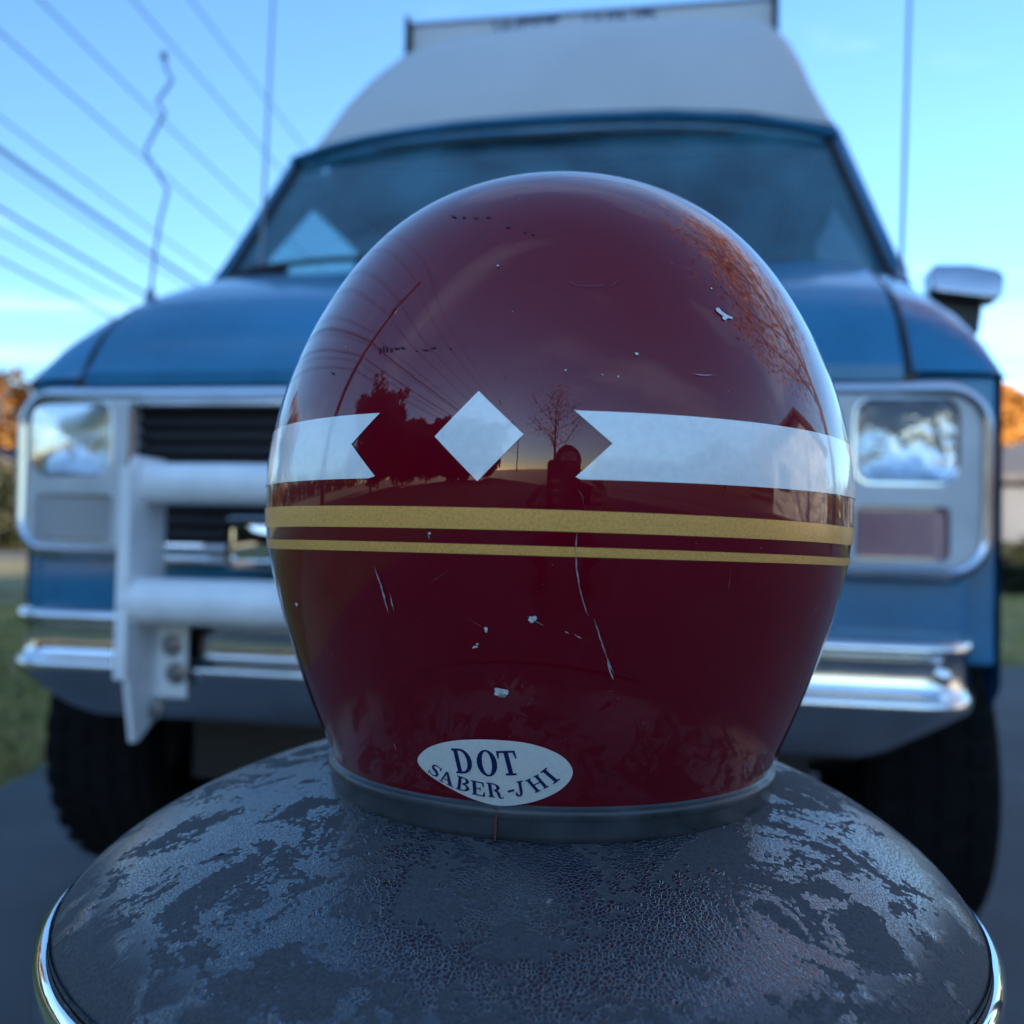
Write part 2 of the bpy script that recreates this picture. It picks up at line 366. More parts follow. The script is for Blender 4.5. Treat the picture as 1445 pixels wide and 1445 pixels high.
class MB:
    def __init__(s): s.v = []; s.f = []
    def add(s, v, f):
        n = len(s.v); s.v += [tuple(p) for p in v]; s.f += [tuple(i + n for i in q) for q in f]
    def box(s, x0, y0, z0, x1, y1, z1):
        s.add([(x0, y0, z0), (x1, y0, z0), (x1, y1, z0), (x0, y1, z0), (x0, y0, z1), (x1, y0, z1), (x1, y1, z1), (x0, y1, z1)],
              [(3, 2, 1, 0), (4, 5, 6, 7), (0, 1, 5, 4), (1, 2, 6, 5), (2, 3, 7, 6), (3, 0, 4, 7)])
        return s
    def tube(s, pts, r, n=8, caps=True):
        pts = [Vector(p) for p in pts]; rs = r if isinstance(r, (list, tuple)) else [r] * len(pts)
        rings = []
        up = None
        for i, p in enumerate(pts):
            t = (pts[min(i + 1, len(pts) - 1)] - pts[max(i - 1, 0)]).normalized()
            if up is None: up = t.orthogonal().normalized()
            up = (up - t * up.dot(t)); up = up.normalized() if up.length > 1e-6 else t.orthogonal().normalized()
            w = t.cross(up)
            rings.append([p + (up * math.cos(2 * math.pi * k / n) + w * math.sin(2 * math.pi * k / n)) * rs[i] for k in range(n)])
        base = [v for ring in rings for v in ring]
        f = []
        for i in range(len(pts) - 1):
            for k in range(n):
                a, b = i * n + k, i * n + (k + 1) % n
                f.append((a, b, b + n, a + n))
        if caps: f.append(tuple(range(n))[::-1]); f.append(tuple(range((len(pts) - 1) * n, len(pts) * n)))
        s.add(base, f); return s
    def prism(s, poly, axis, a0, a1):
        """poly of 2D points extruded along axis: 0 -> (y,z), 1 -> (x,z), 2 -> (x,y)"""
        def P(p, a):
            return {0: (a, p[0], p[1]), 1: (p[0], a, p[1]), 2: (p[0], p[1], a)}[axis]
        n = len(poly)
        s.add([P(p, a0) for p in poly] + [P(p, a1) for p in poly],
              [tuple(range(n)), tuple(range(2 * n - 1, n - 1, -1))] + [(i, i + n, (i + 1) % n + n, (i + 1) % n) for i in range(n)])
        return s
    def lathe(s, prof, n=32, axis='z', c=(0, 0, 0), close=False):
        P = []
        for r, h in prof:
            for k in range(n):
                a = 2 * math.pi * k / n
                if axis == 'z': P.append((c[0] + r * math.cos(a), c[1] + r * math.sin(a), c[2] + h))
                elif axis == 'x': P.append((c[0] + h, c[1] + r * math.cos(a), c[2] + r * math.sin(a)))
                else: P.append((c[0] + r * math.cos(a), c[1] + h, c[2] + r * math.sin(a)))
        f = []
        m = len(prof)
        for i in range(m if close else m - 1):
            for k in range(n):
                j = (i + 1) % m
                f.append((i * n + k, i * n + (k + 1) % n, j * n + (k + 1) % n, j * n + k))
        s.add(P, f); return s
    def build(s, name, m, parent=None, smooth=False, bevel=0., label=None, seg=2):
        o = mesh(name, s.v, s.f, m, parent, False, label)
        me = o.data
        bm = bmesh.new(); bm.from_mesh(me)
        bmesh.ops.remove_doubles(bm, verts=bm.verts, dist=1e-6)
        bmesh.ops.recalc_face_normals(bm, faces=bm.faces)
        if bevel > 0:
            ed = [e for e in bm.edges if len(e.link_faces) == 2 and e.calc_face_angle() > .5]
            bmesh.ops.bevel(bm, geom=ed, offset=bevel, segments=seg, affect='EDGES', clamp_overlap=True, profile=.5)
        if smooth:
            for fc in bm.faces: fc.smooth = True
            for e in bm.edges:
                if len(e.link_faces) == 2 and e.calc_face_angle() > .7: e.smooth = False
        bm.to_mesh(me); bm.free()
        return o
def grid(name, P, m, parent=None, closed_u=False, label=None, flip=False):
    """P: rows x cols x 3 array as a smooth sheet"""
    P = np.asarray(P, float); r, c, _ = P.shape
    f = []
    for i in range(r - 1):
        for j in range(c if closed_u else c - 1):
            q = (i * c + j, i * c + (j + 1) % c, (i + 1) * c + (j + 1) % c, (i + 1) * c + j)
            f.append(q[::-1] if flip else q)
    return mesh(name, P.reshape(-1, 3), f, m, parent, True, label)
def rr(x0, y0, x1, y1, r, n=5):
    o = []
    rs = r if isinstance(r, (list, tuple)) else (r,) * 4
    for (cx, cy, a0), q in zip(((x1, y0, -90), (x1, y1, 0), (x0, y1, 90), (x0, y0, 180)), rs):
        sx = -1 if cx == x1 else 1; sy = -1 if cy == y1 else 1
        for i in range(n + 1):
            a = R(a0 + 90 * i / n)
            o.append((cx + sx * q + q * math.cos(a), cy + sy * q + q * math.sin(a)))
    return o
def in_poly(x, y, lp):
    c = False
    for i in range(len(lp)):
        ax, ay = lp[i]; bx, by_ = lp[i - 1]
        if (ay > y) != (by_ > y) and x < (bx - ax) * (y - ay) / (by_ - ay) + ax: c = not c
    return c
def plate(name, outer, holes, y0, y1, m, parent, label=None, bend=None):
    """a sheet in the x-z plane with openings, from y0 (front) to y1 (back)"""
    vs = []; ed = []
    loops = [outer] + holes
    for lp in loops:
        b = len(vs); vs += [Vector(p) for p in lp]; ed += [(b + i, b + (i + 1) % len(lp)) for i in range(len(lp))]
    v, e, f, *_ = delaunay_2d_cdt(vs, ed, [], 2, 1e-6)
    f = [q for q in f if not any(in_poly(sum(v[i].x for i in q) / len(q), sum(v[i].y for i in q) / len(q), h) for h in holes)]
    mb = MB()
    by = bend or (lambda x: 0.)
    mb.add([(p.x, y0 + by(p.x), p.y) for p in v], [tuple(q) for q in f])
    mb.add([(p.x, y1 + by(p.x), p.y) for p in v], [tuple(q)[::-1] for q in f])
    for lp in loops:
        n = len(lp)
        mb.add([(p[0], y0 + by(p[0]), p[1]) for p in lp] + [(p[0], y1 + by(p[0]), p[1]) for p in lp], [(i, (i + 1) % n, (i + 1) % n + n, i + n) for i in range(n)])
    return mb.build(name, m, parent, smooth=True, label=label, bevel=.0)
def text_mesh(body, size, extr=.002):
    cu = bpy.data.curves.new("lettering", 'FONT'); cu.body = body; cu.size = size; cu.extrude = extr
    cu.align_x = 'CENTER'
    to = bpy.data.objects.new("tmp", cu); col.objects.link(to)
    dg = bpy.context.evaluated_depsgraph_get()
    me = bpy.data.meshes.new_from_object(to.evaluated_get(dg))
    bpy.data.objects.remove(to); bpy.data.curves.remove(cu)
    return me

# ================================================================== SETTING
def sheet(name, poly, z, m, k='structure', th=None):
    n = len(poly)
    o = mesh(name, [(x, y, z) for x, y in poly], [tuple(range(n))], m)
    return kind(o, k)
sheet('ground', [(-400, -400), (400, -400), (400, 400), (-400, 400)], -.012, M['ground'])
sheet('lawn', [(-60, -9), (-1.74, -9), (-1.70, 3.2), (-1.72, 7), (-1.9, 26.5), (-60, 26.5)], -.004, M['lawn'])
sheet('lawn', [(2.7, 7.15), (60, 7.15), (60, 26.5), (2.7, 26.5)], -.004, M['lawn'])
sheet('driveway', [(-1.74, -16), (16, -16), (16, 7.15), (2.7, 7.15), (2.7, 27), (-1.9, 27), (-1.72, 7), (-1.70, 3.2)], .0, M['asphalt'])
sheet('road', [(-120, 27), (120, 27), (120, 33.5), (-120, 33.5)], .002, M['roadm'])

def scatter_blades(name, n, region, h, m, k):
    (x0, x1, y0, y1) = region
    x = rng.uniform(x0, x1, n); u = rng.uniform(0, 1, n); y = y0 + (y1 - y0) * u ** 1.8
    a = rng.uniform(0, 2 * np.pi, n); hh = h * rng.uniform(.5, 1.3, n); w = .004 * rng.uniform(.7, 1.6, n) * (1 + u * 2)
    lx, ly = rng.normal(0, .35, n) * hh, rng.normal(0, .35, n) * hh
    V = np.zeros((n, 3, 3))
    V[:, 0] = np.stack([x - w * np.cos(a), y - w * np.sin(a), np.full(n, -.004)], 1)
    V[:, 1] = np.stack([x + w * np.cos(a), y + w * np.sin(a), np.full(n, -.004)], 1)
    V[:, 2] = np.stack([x + lx, y + ly, hh], 1)
    me = bpy.data.meshes.new(name)
    me.vertices.add(n * 3); me.vertices.foreach_set("co", V.reshape(-1))
    me.loops.add(n * 3); me.loops.foreach_set("vertex_index", np.arange(n * 3))
    me.polygons.add(n); me.polygons.foreach_set("loop_start", np.arange(0, n * 3, 3)); me.polygons.foreach_set("loop_total", np.full(n, 3))
    me.update(); me.validate()
    return kind(link(name, me, m), k)
scatter_blades('grass', 90000, (-5.5, -1.74, 2.2, 15), .055, M['grass'], 'stuff')
scatter_blades('grass', 30000, (2.8, 13, 7.2, 18), .06, M['grass'], 'stuff')
def leaves_on_ground(n, region):
    mb = MB()
    for _ in range(n):
        x, y = random.uniform(region[0], region[1]), random.uniform(region[2], region[3])
        s = random.uniform(.03, .07); a = random.uniform(0, 6.28); t = random.uniform(-.02, .02)
        c, d = math.cos(a) * s, math.sin(a) * s
        z = random.uniform(.02, .05)
        mb.add([(x - c, y - d, z), (x + d * .6, y - c * .6, z + t), (x + c, y + d, z + .015), (x - d * .6, y + c * .6, z - t)], [(0, 1, 2, 3)])
    return kind(mb.build('fallen_leaves', M['leaflit']), 'stuff')
leaves_on_ground(1500, (-7, -1.8, 2.6, 13))

# ------------------------------------------------------------------ trees
def leaf_cloud(name, centers, radii, counts, size, m, parent, flat=.8):
    allv = []
    for c, r, n in zip(centers, radii, counts):
        d = rng.normal(size=(n, 3)); d /= np.linalg.norm(d, axis=1, keepdims=True)
        rad = r * rng.uniform(.25, 1.05, n) ** .6
        p = np.asarray(c) + d * rad[:, None] * np.array([1, 1, flat])
        a = rng.normal(size=(n, 3)); a /= np.linalg.norm(a, axis=1, keepdims=True)
        b = np.cross(a, rng.normal(size=(n, 3))); b /= np.linalg.norm(b, axis=1, keepdims=True) + 1e-9
        s = size * rng.uniform(.6, 1.5, (n, 1))
        allv.append(np.stack([p - a * s, p + b * s * .55, p + a * s, p - b * s * .55], 1))
    V = np.concatenate(allv); n = len(V)
    me = bpy.data.meshes.new(name)
    me.vertices.add(n * 4); me.vertices.foreach_set("co", V.reshape(-1))
    me.loops.add(n * 4); me.loops.foreach_set("vertex_index", np.arange(n * 4))
    me.polygons.add(n); me.polygons.foreach_set("loop_start", np.arange(0, n * 4, 4)); me.polygons.foreach_set("loop_total", np.full(n, 4))
    me.update(); me.validate()
    return link(name, me, m, parent)
def tree(name, label, loc, h, cr, leaf, n_leaf, size=.12, bare=0., lean=(0, 0), base=.25, tr=None, cat='tree', group=None, nb=16):
    t = thing(name, label, cat, loc, random.uniform(0, 6.28), group)
    mb = MB(); tr = tr or h * .022
    top = Vector((lean[0], lean[1], h * .86))
    trunk = [Vector((0, 0, -.05)), top * .3 + Vector((random.uniform(-.1, .1), random.uniform(-.1, .1), 0)), top * .65, top]
    mb.tube(trunk, [tr, tr * .75, tr * .45, tr * .12], 8)
    tips = []
    for i in range(nb):
        f = base + (1 - base) * (i + .5) / nb
        p0 = top * f
        a = i * 2.4 + random.uniform(-.4, .4)
        ln = cr * (1.05 - .55 * abs(f - .45) / .55) * random.uniform(.75, 1.1)
        p1 = p0 + Vector((math.cos(a) * ln * .55, math.sin(a) * ln * .55, ln * random.uniform(.15, .5)))
        p2 = p0 + Vector((math.cos(a) * ln, math.sin(a) * ln, ln * random.uniform(.3, .9)))
        p2.z = min(p2.z, h)
        mb.tube([p0, p1, p2], [tr * .35 * (1.1 - f), tr * .2 * (1.1 - f) + .008, .006], 5)
        tips.append((p2, cr * .36)); tips.append((p1, cr * .40))
        for k in range(4 if bare else 2):
            b = a + random.uniform(-1.2, 1.2); l2 = ln * random.uniform(.3, .6)
            q = p1.lerp(p2, random.random())
            e = q + Vector((math.cos(b) * l2, math.sin(b) * l2, l2 * random.uniform(.2, 1.0)))
            mb.tube([q, q.lerp(e, .5) + Vector((0, 0, .03)), e], [.02 * tr / .15 + .004, .010, .004], 4)
            tips.append((e, cr * .26))
    mb.build('trunk', M['bark'], t, smooth=True)
    tips.append((top, cr * .4))
    w = np.array([r ** 2 for _, r in tips]); w = w / w.sum() * n_leaf * (1 - bare)
    cnt = np.maximum((w * rng.uniform(.4, 1.6, len(w))).astype(int), 1)
    leaf_cloud('crown', [tuple(c) for c, _ in tips], [r for _, r in tips], cnt, size, leaf, t)
    return t

# wood behind the camera on the left, shading the yard from the low sun
S2 = (-.5736, -.8192); PP = (.8192, -.5736)
spec = [(-14.0, 18.0, 7.2, 2.8, 'l_olive', "olive tree at the far left end of the yard edge row"),
        (-9.8, 19.0, 6.6, 2.7, 'l_rust', "rust brown tree near the far end of the yard edge row"),
        (-6.2, 19.5, 6.3, 2.5, 'l_dark', "broad dark green tree in the yard edge row"),
        (-3.4, 20.5, 6.4, 2.5, 'l_olive', "olive brown tree in the middle of the yard edge row"),
        (-.9, 19.6, 6.2, 2.4, 'l_dark', "dense dark green tree of the yard edge row"),
        (1.7, 20.2, 5.7, 2.2, 'l_dark', "short dark green tree at the near end of the yard edge row")]
for k, (pc, dist, h, cr, lf, lab) in enumerate(spec):
    tree('yard_tree', lab, (S2[0] * dist + PP[0] * pc, S2[1] * dist + PP[1] * pc, 0), h, cr, M[lf], 15000, .20, base=.04, group="trees along the left yard edge", nb=22)
tree('bare_tree', "nearly bare tree with rusty leaves behind the driveway", (-.9, -12.5, 0), 7.0, 2.4, M['l_rust'], 3000, .06, bare=.55, nb=20, base=.3)
tree('maple_tree', "tall half bare maple with orange leaves beside the driveway", (6.9, 4.6, 0), 12.0, 3.4, M['l_rust'], 9000, .085, bare=.3, nb=28, base=.3, lean=(-1.2, .5))
tree('oak_tree', "dark oak on the left lawn behind the utility pole", (-12.2, -2.8, 0), 6.4, 2.6, M['l_dark'], 9000, .15, base=.1)
tree('oak_tree', "rust coloured tree left of the driveway beyond the lawn", (-13.5, 12.5, 0), 5.2, 2.3, M['l_rust'], 6000, .12)
tree('garden_tree', "golden leafed tree on the right beside the white house", (15.5, -1.5, 0), 4.6, 1.9, M['l_orange'], 5000, .10)
tree('garden_tree', "low brown tree between the golden tree and the brown house", (17.5, -4.5, 0), 3.6, 1.8, M['l_rust'], 4500, .10)
# far trees beyond the van
for x, y, h, cr, lf, bare, lab in [
        (-27, 46, 8.4, 4.2, 'l_orange', 0, "broad orange tree across the road at the left edge of the picture"),
        (-22.6, 48, 7.8, 3.6, 'l_rust', 0, "rust orange tree across the road left of the van"),
        (-19, 52, 8.0, 3.8, 'l_rust', .2, "thin rusty tree across the road close beside the van"),
        (16.6, 33, 6.9, 2.0, 'l_orange', 0, "bright orange tree close behind the right of the van"),
        (20.5, 35, 5.8, 2.6, 'l_orange', .1, "orange gold tree behind the roof of the white house"),
        (26, 40, 9.4, 3.4, 'l_olive', .75, "bare grey branched tree behind the white house"),
        (19.5, 46, 10.2, 3.4, 'l_olive', .85, "tall bare grey tree far behind the orange trees"),
        (-10, 55, 8.5, 4, 'l_rust', .2, "rust tree hidden far behind the van"),
        (3, 56, 9, 4, 'l_olive', .2, "olive tree far behind the middle of the van")]:
    tree('far_tree', lab, (x, y, 0), h, cr, M[lf], 5200, .20, bare=bare, group="trees beyond the road")
# far-off belt of woods round the whole place
for r0, lf, n_, h_ in ((78, 'l_olive', 150, 3.0), (86, 'l_rust', 130, 3.6), (94, 'l_dark', 130, 4.2)):
    cs = []; rs = []
    for i in range(n_):
        a = 2 * math.pi * (i + random.uniform(-.4, .4)) / n_
        if abs((math.degrees(a) - 215 + 180) % 360 - 180) < 48: continue       # gap cut in the woods so the low sky light comes through
        rr_ = r0 + random.uniform(-4, 4)
        h = h_ * random.uniform(.6, 1.25); cs.append((math.sin(a) * rr_, math.cos(a) * rr_, h)); rs.append(h * 1.05)
    kind(leaf_cloud('distant_woods', cs, rs, [170] * len(cs), .50, M[lf], None, flat=1.), 'stuff')
def hedge(label, x0, x1, y, h, d, m, n):
    t = thing('hedge', label, 'hedge', ((x0 + x1) / 2, y, 0))
    nx = max(2, int((x1 - x0) / 1.1)); w = (x1 - x0) / 2
    cs = [(-w + (i + .5) * 2 * w / nx + random.uniform(-.2, .2), random.uniform(-.2, .2), h * .5 + random.uniform(-.1, .1)) for i in range(nx)]
    leaf_cloud('foliage', cs, [h * .55 + random.uniform(-.1, .25) for _ in cs], [n // nx] * nx, .14, m, t, flat=1.)
    for c in cs: MB().tube([(c[0], c[1], -.02), (c[0] + .05, c[1], h * .7)], [.06, .02], 5).build('stem', M['bark'], t)
    return t
hedge("tall dark evergreen hedge across the road at the left edge", -24, -15.6, 37, 3.4, 1.6, M['l_dark'], 9000)
hedge("low clipped dark shrubs in front of the white house", 8.4, 13.5, 18.2, .95, .8, M['l_shrub'], 3500)

# ------------------------------------------------------------------ houses
def house(name, label, loc, rz, w, d, wall_h, roof_h, wm, hip, wins, door, posts=0):
    t = thing(name, label, 'house', loc, rz)
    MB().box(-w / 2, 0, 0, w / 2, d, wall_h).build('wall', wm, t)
    e = .45; mb = MB(); z = wall_h + .004; th = .16
    x0, x1, y0, y1 = -w / 2 - e, w / 2 + e, -e, d + e
    if hip == 'hip':
        i = min((y1 - y0) / 2, (x1 - x0) / 2) * .95
        A = [(x0, y0, z), (x1, y0, z), (x1, y1, z), (x0, y1, z), (x0 + i, (y0 + y1) / 2, z + roof_h), (x1 - i, (y0 + y1) / 2, z + roof_h)]
        A2 = [(p[0], p[1], p[2] + th) for p in A]
        mb.add(A + A2, [(3, 2, 1, 0), (0, 1, 7, 6), (1, 2, 8, 7), (2, 3, 9, 8), (3, 0, 6, 9), (6, 7, 11, 10), (7, 8, 11), (8, 9, 10, 11), (9, 6, 10)])
    else:  # gable facing -y
        A = [(x0, y0, z), (0, y0, z + roof_h), (x1, y0, z), (x1, y0, z + th), (0, y0, z + roof_h + th), (x0, y0, z + th)]
        B = [(p[0], y1, p[2]) for p in A]
        mb.add(A + B, [(0, 1, 4, 5), (1, 2, 3, 4), (6, 11, 10, 7), (7, 10, 9, 8), (0, 5, 11, 6), (2, 8, 9, 3), (5, 4, 10, 11), (4, 3, 9, 10), (0, 6, 7, 1), (1, 7, 8, 2)])
        MB().prism([(-w / 2, wall_h + .002), (w / 2, wall_h + .002), (0, wall_h + .002 + roof_h * w / (w + 2 * e))], 1, .02, .2).build('gable', wm, t)
    mb.build('roof', M['shingle'], t)
    for (wx, wz, ww, wh) in wins:
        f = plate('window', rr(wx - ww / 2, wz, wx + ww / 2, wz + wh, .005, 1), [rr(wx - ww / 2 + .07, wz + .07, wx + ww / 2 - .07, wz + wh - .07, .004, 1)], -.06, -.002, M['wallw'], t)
        MB().box(wx - ww / 2 + .06, -.03, wz + .06, wx + ww / 2 - .06, -.012, wz + wh - .06).build('pane', M['winglass'], f)
    if door is not None:
        dd = MB().box(door - .46, -.05, .1, door + .46, -.003, 2.1).build('door', M['walld'], t)
        MB().lathe([(.001, -.1), (.03, -.1), (.03, -.06), (.012, -.055), (.012, -.049)], 10, 'y', (door + .36, 0, 1.05)).build('handle', M['chrome'], dd)
    for k in range(posts):
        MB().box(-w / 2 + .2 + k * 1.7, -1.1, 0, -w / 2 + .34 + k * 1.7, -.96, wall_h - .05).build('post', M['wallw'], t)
    return t
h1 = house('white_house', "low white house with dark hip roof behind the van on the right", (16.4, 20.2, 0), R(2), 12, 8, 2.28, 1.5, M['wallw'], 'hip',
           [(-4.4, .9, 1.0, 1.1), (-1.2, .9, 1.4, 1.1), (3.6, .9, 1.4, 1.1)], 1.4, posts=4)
h2 = house('brown_house', "brown gabled house behind the driveway on the right", (15.5, -9.0, 0), R(-112), 8.4, 9, 2.5, 1.75, M['walld'], 'gable',
           [(-2.2, .9, 1.2, 1.2), (2.2, .9, 1.2, 1.2)], 0.)
ch = MB().box(-.35, 3.6, 3.0, .35, 4.2, 5.4).build('chimney', M['walld'], h2)
M['garage'] = mat("garage_white", (.72, .70, .66), .7, vary=.05, vscale=2)
h4 = house('garage', "small white garage beside the driveway on the right, lit by the sun", (9.6, 2.2, 0), R(-97), 6.0, 6, 2.6, 1.3, M['garage'], 'gable', [(2.2, 1.0, .8, 1.0)], None)
for k_ in range(4): MB().box(-2.4, -.05, .05 + k_ * .55, .9, -.004, .58 + k_ * .55).build('garage_door_panel', M['garage'], h4, bevel=.01)
h3 = house('neighbour_house', "dark sided house across the road at the left edge", (-23.5, 40.5, 0), 0, 9, 7, 2.6, 1.8, M['walld'], 'gable', [(-2, .9, 1.2, 1.1), (2, .9, 1.2, 1.1)], 0.)

# ------------------------------------------------------------------ poles and wires
HD = Vector((.1173, .9931, 0)); HP = Vector((.9931, -.1173, 0))
P1 = Vector((-8.25, 1.8, 0))
POLES = [P1 - HD * 44, P1, P1 + HD * 46]
for p, lab in zip(POLES, ("wooden utility pole far behind the camera", "wooden utility pole beside the lawn left of the van", "wooden utility pole beyond the road behind the van")):
    t = thing('utility_pole', lab, 'utility pole', p, math.atan2(HP.y, HP.x), "utility poles along the wires")
    MB().tube([(0, 0, -.1), (0, 0, 5), (0, 0, 10.9)], [.17, .145, .11], 14).build('shaft', M['wood'], t, smooth=True)
    MB().box(-1.15, -.14, 10.2, 1.15, -.03 - .08, 10.32).build('crossarm', M['wood'], t, bevel=.01)
    for x in (-1.05, -.35, .35, 1.05):
        MB().lathe([(.001, 0), (.02, 0), (.02, .05), (.05, .07), (.05, .1), (.03, .12), (.045, .15), (.03, .19), (.001, .19)], 10, 'z', (x, -.13, 10.32)).build('insulator', M['slat'], t, smooth=True)
    MB().lathe([(.001, 0), (.2, 0), (.22, .03), (.22, .75), (.19, .8), (.001, .82)], 16, 'z', (.34, .02, 8.2)).build('transformer', M['antenna'], t, smooth=True)
WIRES = [  # lateral offset, height at the poles, radius, label
    (.95, 10.75, .009, "topmost thin power line crossing the sky beside the antenna"),
    (.35, 10.3, .010, "second power line from the top crossing the bent antenna"),
    (-.20, 9.35, .010, "third power line from the top left of the tall antenna"),
    (-.10, 8.30, .010, "fourth overhead line, starting at the upper left corner"),
    (-.02, 7.10, .009, "fifth overhead line, thin, above the thickest cable"),
    (.02, 6.65, .022, "thickest black overhead cable crossing the left sky"),
    (.10, 6.42, .008, "thin overhead line just under the thickest cable"),
    (-.03, 5.90, .016, "second thickest overhead cable, below the thickest one"),
    (.06, 5.55, .009, "thin overhead line just above the lowest one"),
    (.00, 5.20, .012, "lowest overhead line in the left sky")]
for off, h, r, lab in WIRES:
    mb = MB()
    pts = []
    for a, b, L_ in ((POLES[0], POLES[1], 44), (POLES[1], POLES[2], 46)):
        for i in range(0 if not pts else 1, 17):
            t_ = i / 16; q = a.lerp(b, t_) + HP * off
            pts.append((q.x, q.y, h - 4 * 1.0 * t_ * (1 - t_)))
    mb.tube(pts, r * 1.4, 6)
    tag(mb.build('power_line', M['wire'], smooth=True), lab, 'overhead wire', "overhead wires on the left")


# ------------------------------------------------------------------ photographer crouching behind the phone
M['jacket'] = mat("dark_jacket", (.016, .018, .024), .85, vary=.3, vscale=30)
M['denim'] = mat("denim", (.03, .045, .085), .9, vary=.3, vscale=60)
M['skin'] = mat("skin", (.42, .24, .17), .5, vary=.08, vscale=40)
M['hair'] = mat("brown_hair", (.045, .026, .016), .6, vary=.4, vscale=80)
def skin_figure(name, nodes, edges, root, parent, mats, pick, levels=2):
    me = bpy.data.meshes.new(name); names = list(nodes)
    me.from_pydata([nodes[n][0] for n in names], [(names.index(a), names.index(b)) for a, b in edges], [])
    o = bpy.data.objects.new("tmp", me); col.objects.link(o)
    sk = o.modifiers.new("Skin", 'SKIN'); sk.use_smooth_shade = True
    sd = o.modifiers.new("Sub", 'SUBSURF'); sd.levels = levels; sd.render_levels = levels
    for i, n in enumerate(names):
        r = nodes[n][1]; me.skin_vertices[0].data[i].radius = r if isinstance(r, tuple) else (r, r)
        me.skin_vertices[0].data[i].use_root = (n == root)
    m2 = bpy.data.meshes.new_from_object(o.evaluated_get(bpy.context.evaluated_depsgraph_get()))
    bpy.data.objects.remove(o); bpy.data.meshes.remove(me)
    m2.name = name; m2.materials.clear()
    for m in mats: m2.materials.append(m)
    for pl in m2.polygons: pl.material_index = pick(pl.center); pl.use_smooth = True
    return link(name, m2, None, parent)
person = thing('person', "person in dark jacket crouching on the driveway holding up a phone", 'person', (.03, -.80, 0))
N_ = {'pelvis': ((0, -.16, .34), (.15, .12)), 'belly': ((0, -.10, .50), (.14, .11)), 'chest': ((0, -.01, .68), (.16, .11)), 'neck': ((0, .07, .81), .052), 'jaw': ((0, .115, .875), (.062, .07)), 'skull': ((0, .10, .955), (.072, .085)), 'crown': ((0, .09, 1.005), (.05, .06)), 'nose': ((0, .215, .915), .010)}
E_ = [('pelvis', 'belly'), ('belly', 'chest'), ('chest', 'neck'), ('neck', 'jaw'), ('jaw', 'skull'), ('skull', 'crown'), ('jaw', 'nose')]
for s_, c in ((-1, 'l'), (1, 'r')):
    N_.update({c + 'hip': ((s_ * .10, -.14, .31), .095), c + 'knee': ((s_ * .20, .27, .43), .062), c + 'ankle': ((s_ * .17, .02, .10), .042), c + 'heel': ((s_ * .17, .0, .045), .04), c + 'toe': ((s_ * .20, .21, .035), .032),
               c + 'sho': ((s_ * .18, .0, .745), .066), c + 'elb': ((s_ * .215, .34, .63), .043), c + 'wri': ((s_ * .085 + .01, .66, .80), .027), c + 'palm': ((s_ * .062 + .01, .725, .835), (.022, .034))})
    E_ += [('pelvis', c + 'hip'), (c + 'hip', c + 'knee'), (c + 'knee', c + 'ankle'), (c + 'ankle', c + 'heel'), (c + 'heel', c + 'toe'), ('chest', c + 'sho'), (c + 'sho', c + 'elb'), (c + 'elb', c + 'wri'), (c + 'wri', c + 'palm')]
    for i in range(4):
        z = .872 - i * .020
        a, b = 'f%d' % i + c, 'g%d' % i + c
        N_[a] = ((s_ * .060 + .01, .760 - .003 * i, z), .0085); N_[b] = ((s_ * .036 + .01, .774, z + .004 - .002 * i), .007)
        E_ += [(c + 'palm', a), (a, b)]
    N_['t' + c] = ((s_ * .045 + .01, .735, .80), .0095); N_['u' + c] = ((s_ * .022 + .01, .748, .812), .008)
    E_ += [(c + 'palm', 't' + c), ('t' + c, 'u' + c)]
def pick(c):
    if c.z > .83 and c.y < .4: return 2
    if c.y > .645: return 2
    if c.z < .075: return 0
    if c.z < .46 and not (c.z > .40 and c.y < .0): return 1
    return 0
bodyo = skin_figure('body', N_, E_, 'pelvis', person, [M['jacket'], M['denim'], M['skin']], pick)
hv = []
for i in range(9):
    row = []
    for j in range(25):
        a = R(-20 + 220 * 1.0 * j / 24 + 160 - 0) ; ph = R(-5 + 95 * i / 8)
        row.append((.089 * math.cos(ph) * math.cos(a), .085 + .102 * math.cos(ph) * math.sin(a), .945 + .098 * math.sin(ph)))
    hv.append(row)
grid('hair', hv, M['hair'], person)
for s_ in (-1, 1):
    MB().lathe([(.001, -.012), (.010, -.006), (.012, 0), (.010, .006), (.001, .012)], 10, 'y', (s_ * .03, .175, .945)).build('eye', M['roofw'], person, smooth=True)
phone = thing('phone', "black phone held up between both hands", 'phone', (.012, -.035, .845))
MB().prism(rr(-.037, -.074, .037, .074, .009), 1, -.004, .004).build('case', M['black'], phone, bevel=.0015)
MB().prism(rr(-.030, .034, .006, .068, .006), 1, .0042, .0062).build('camera_plate', M['slat'], phone)
MB().prism(rr(-.034, -.071, .034, .071, .006), 1, -.0052, -.0042).build('screen', M['winglass'], phone)

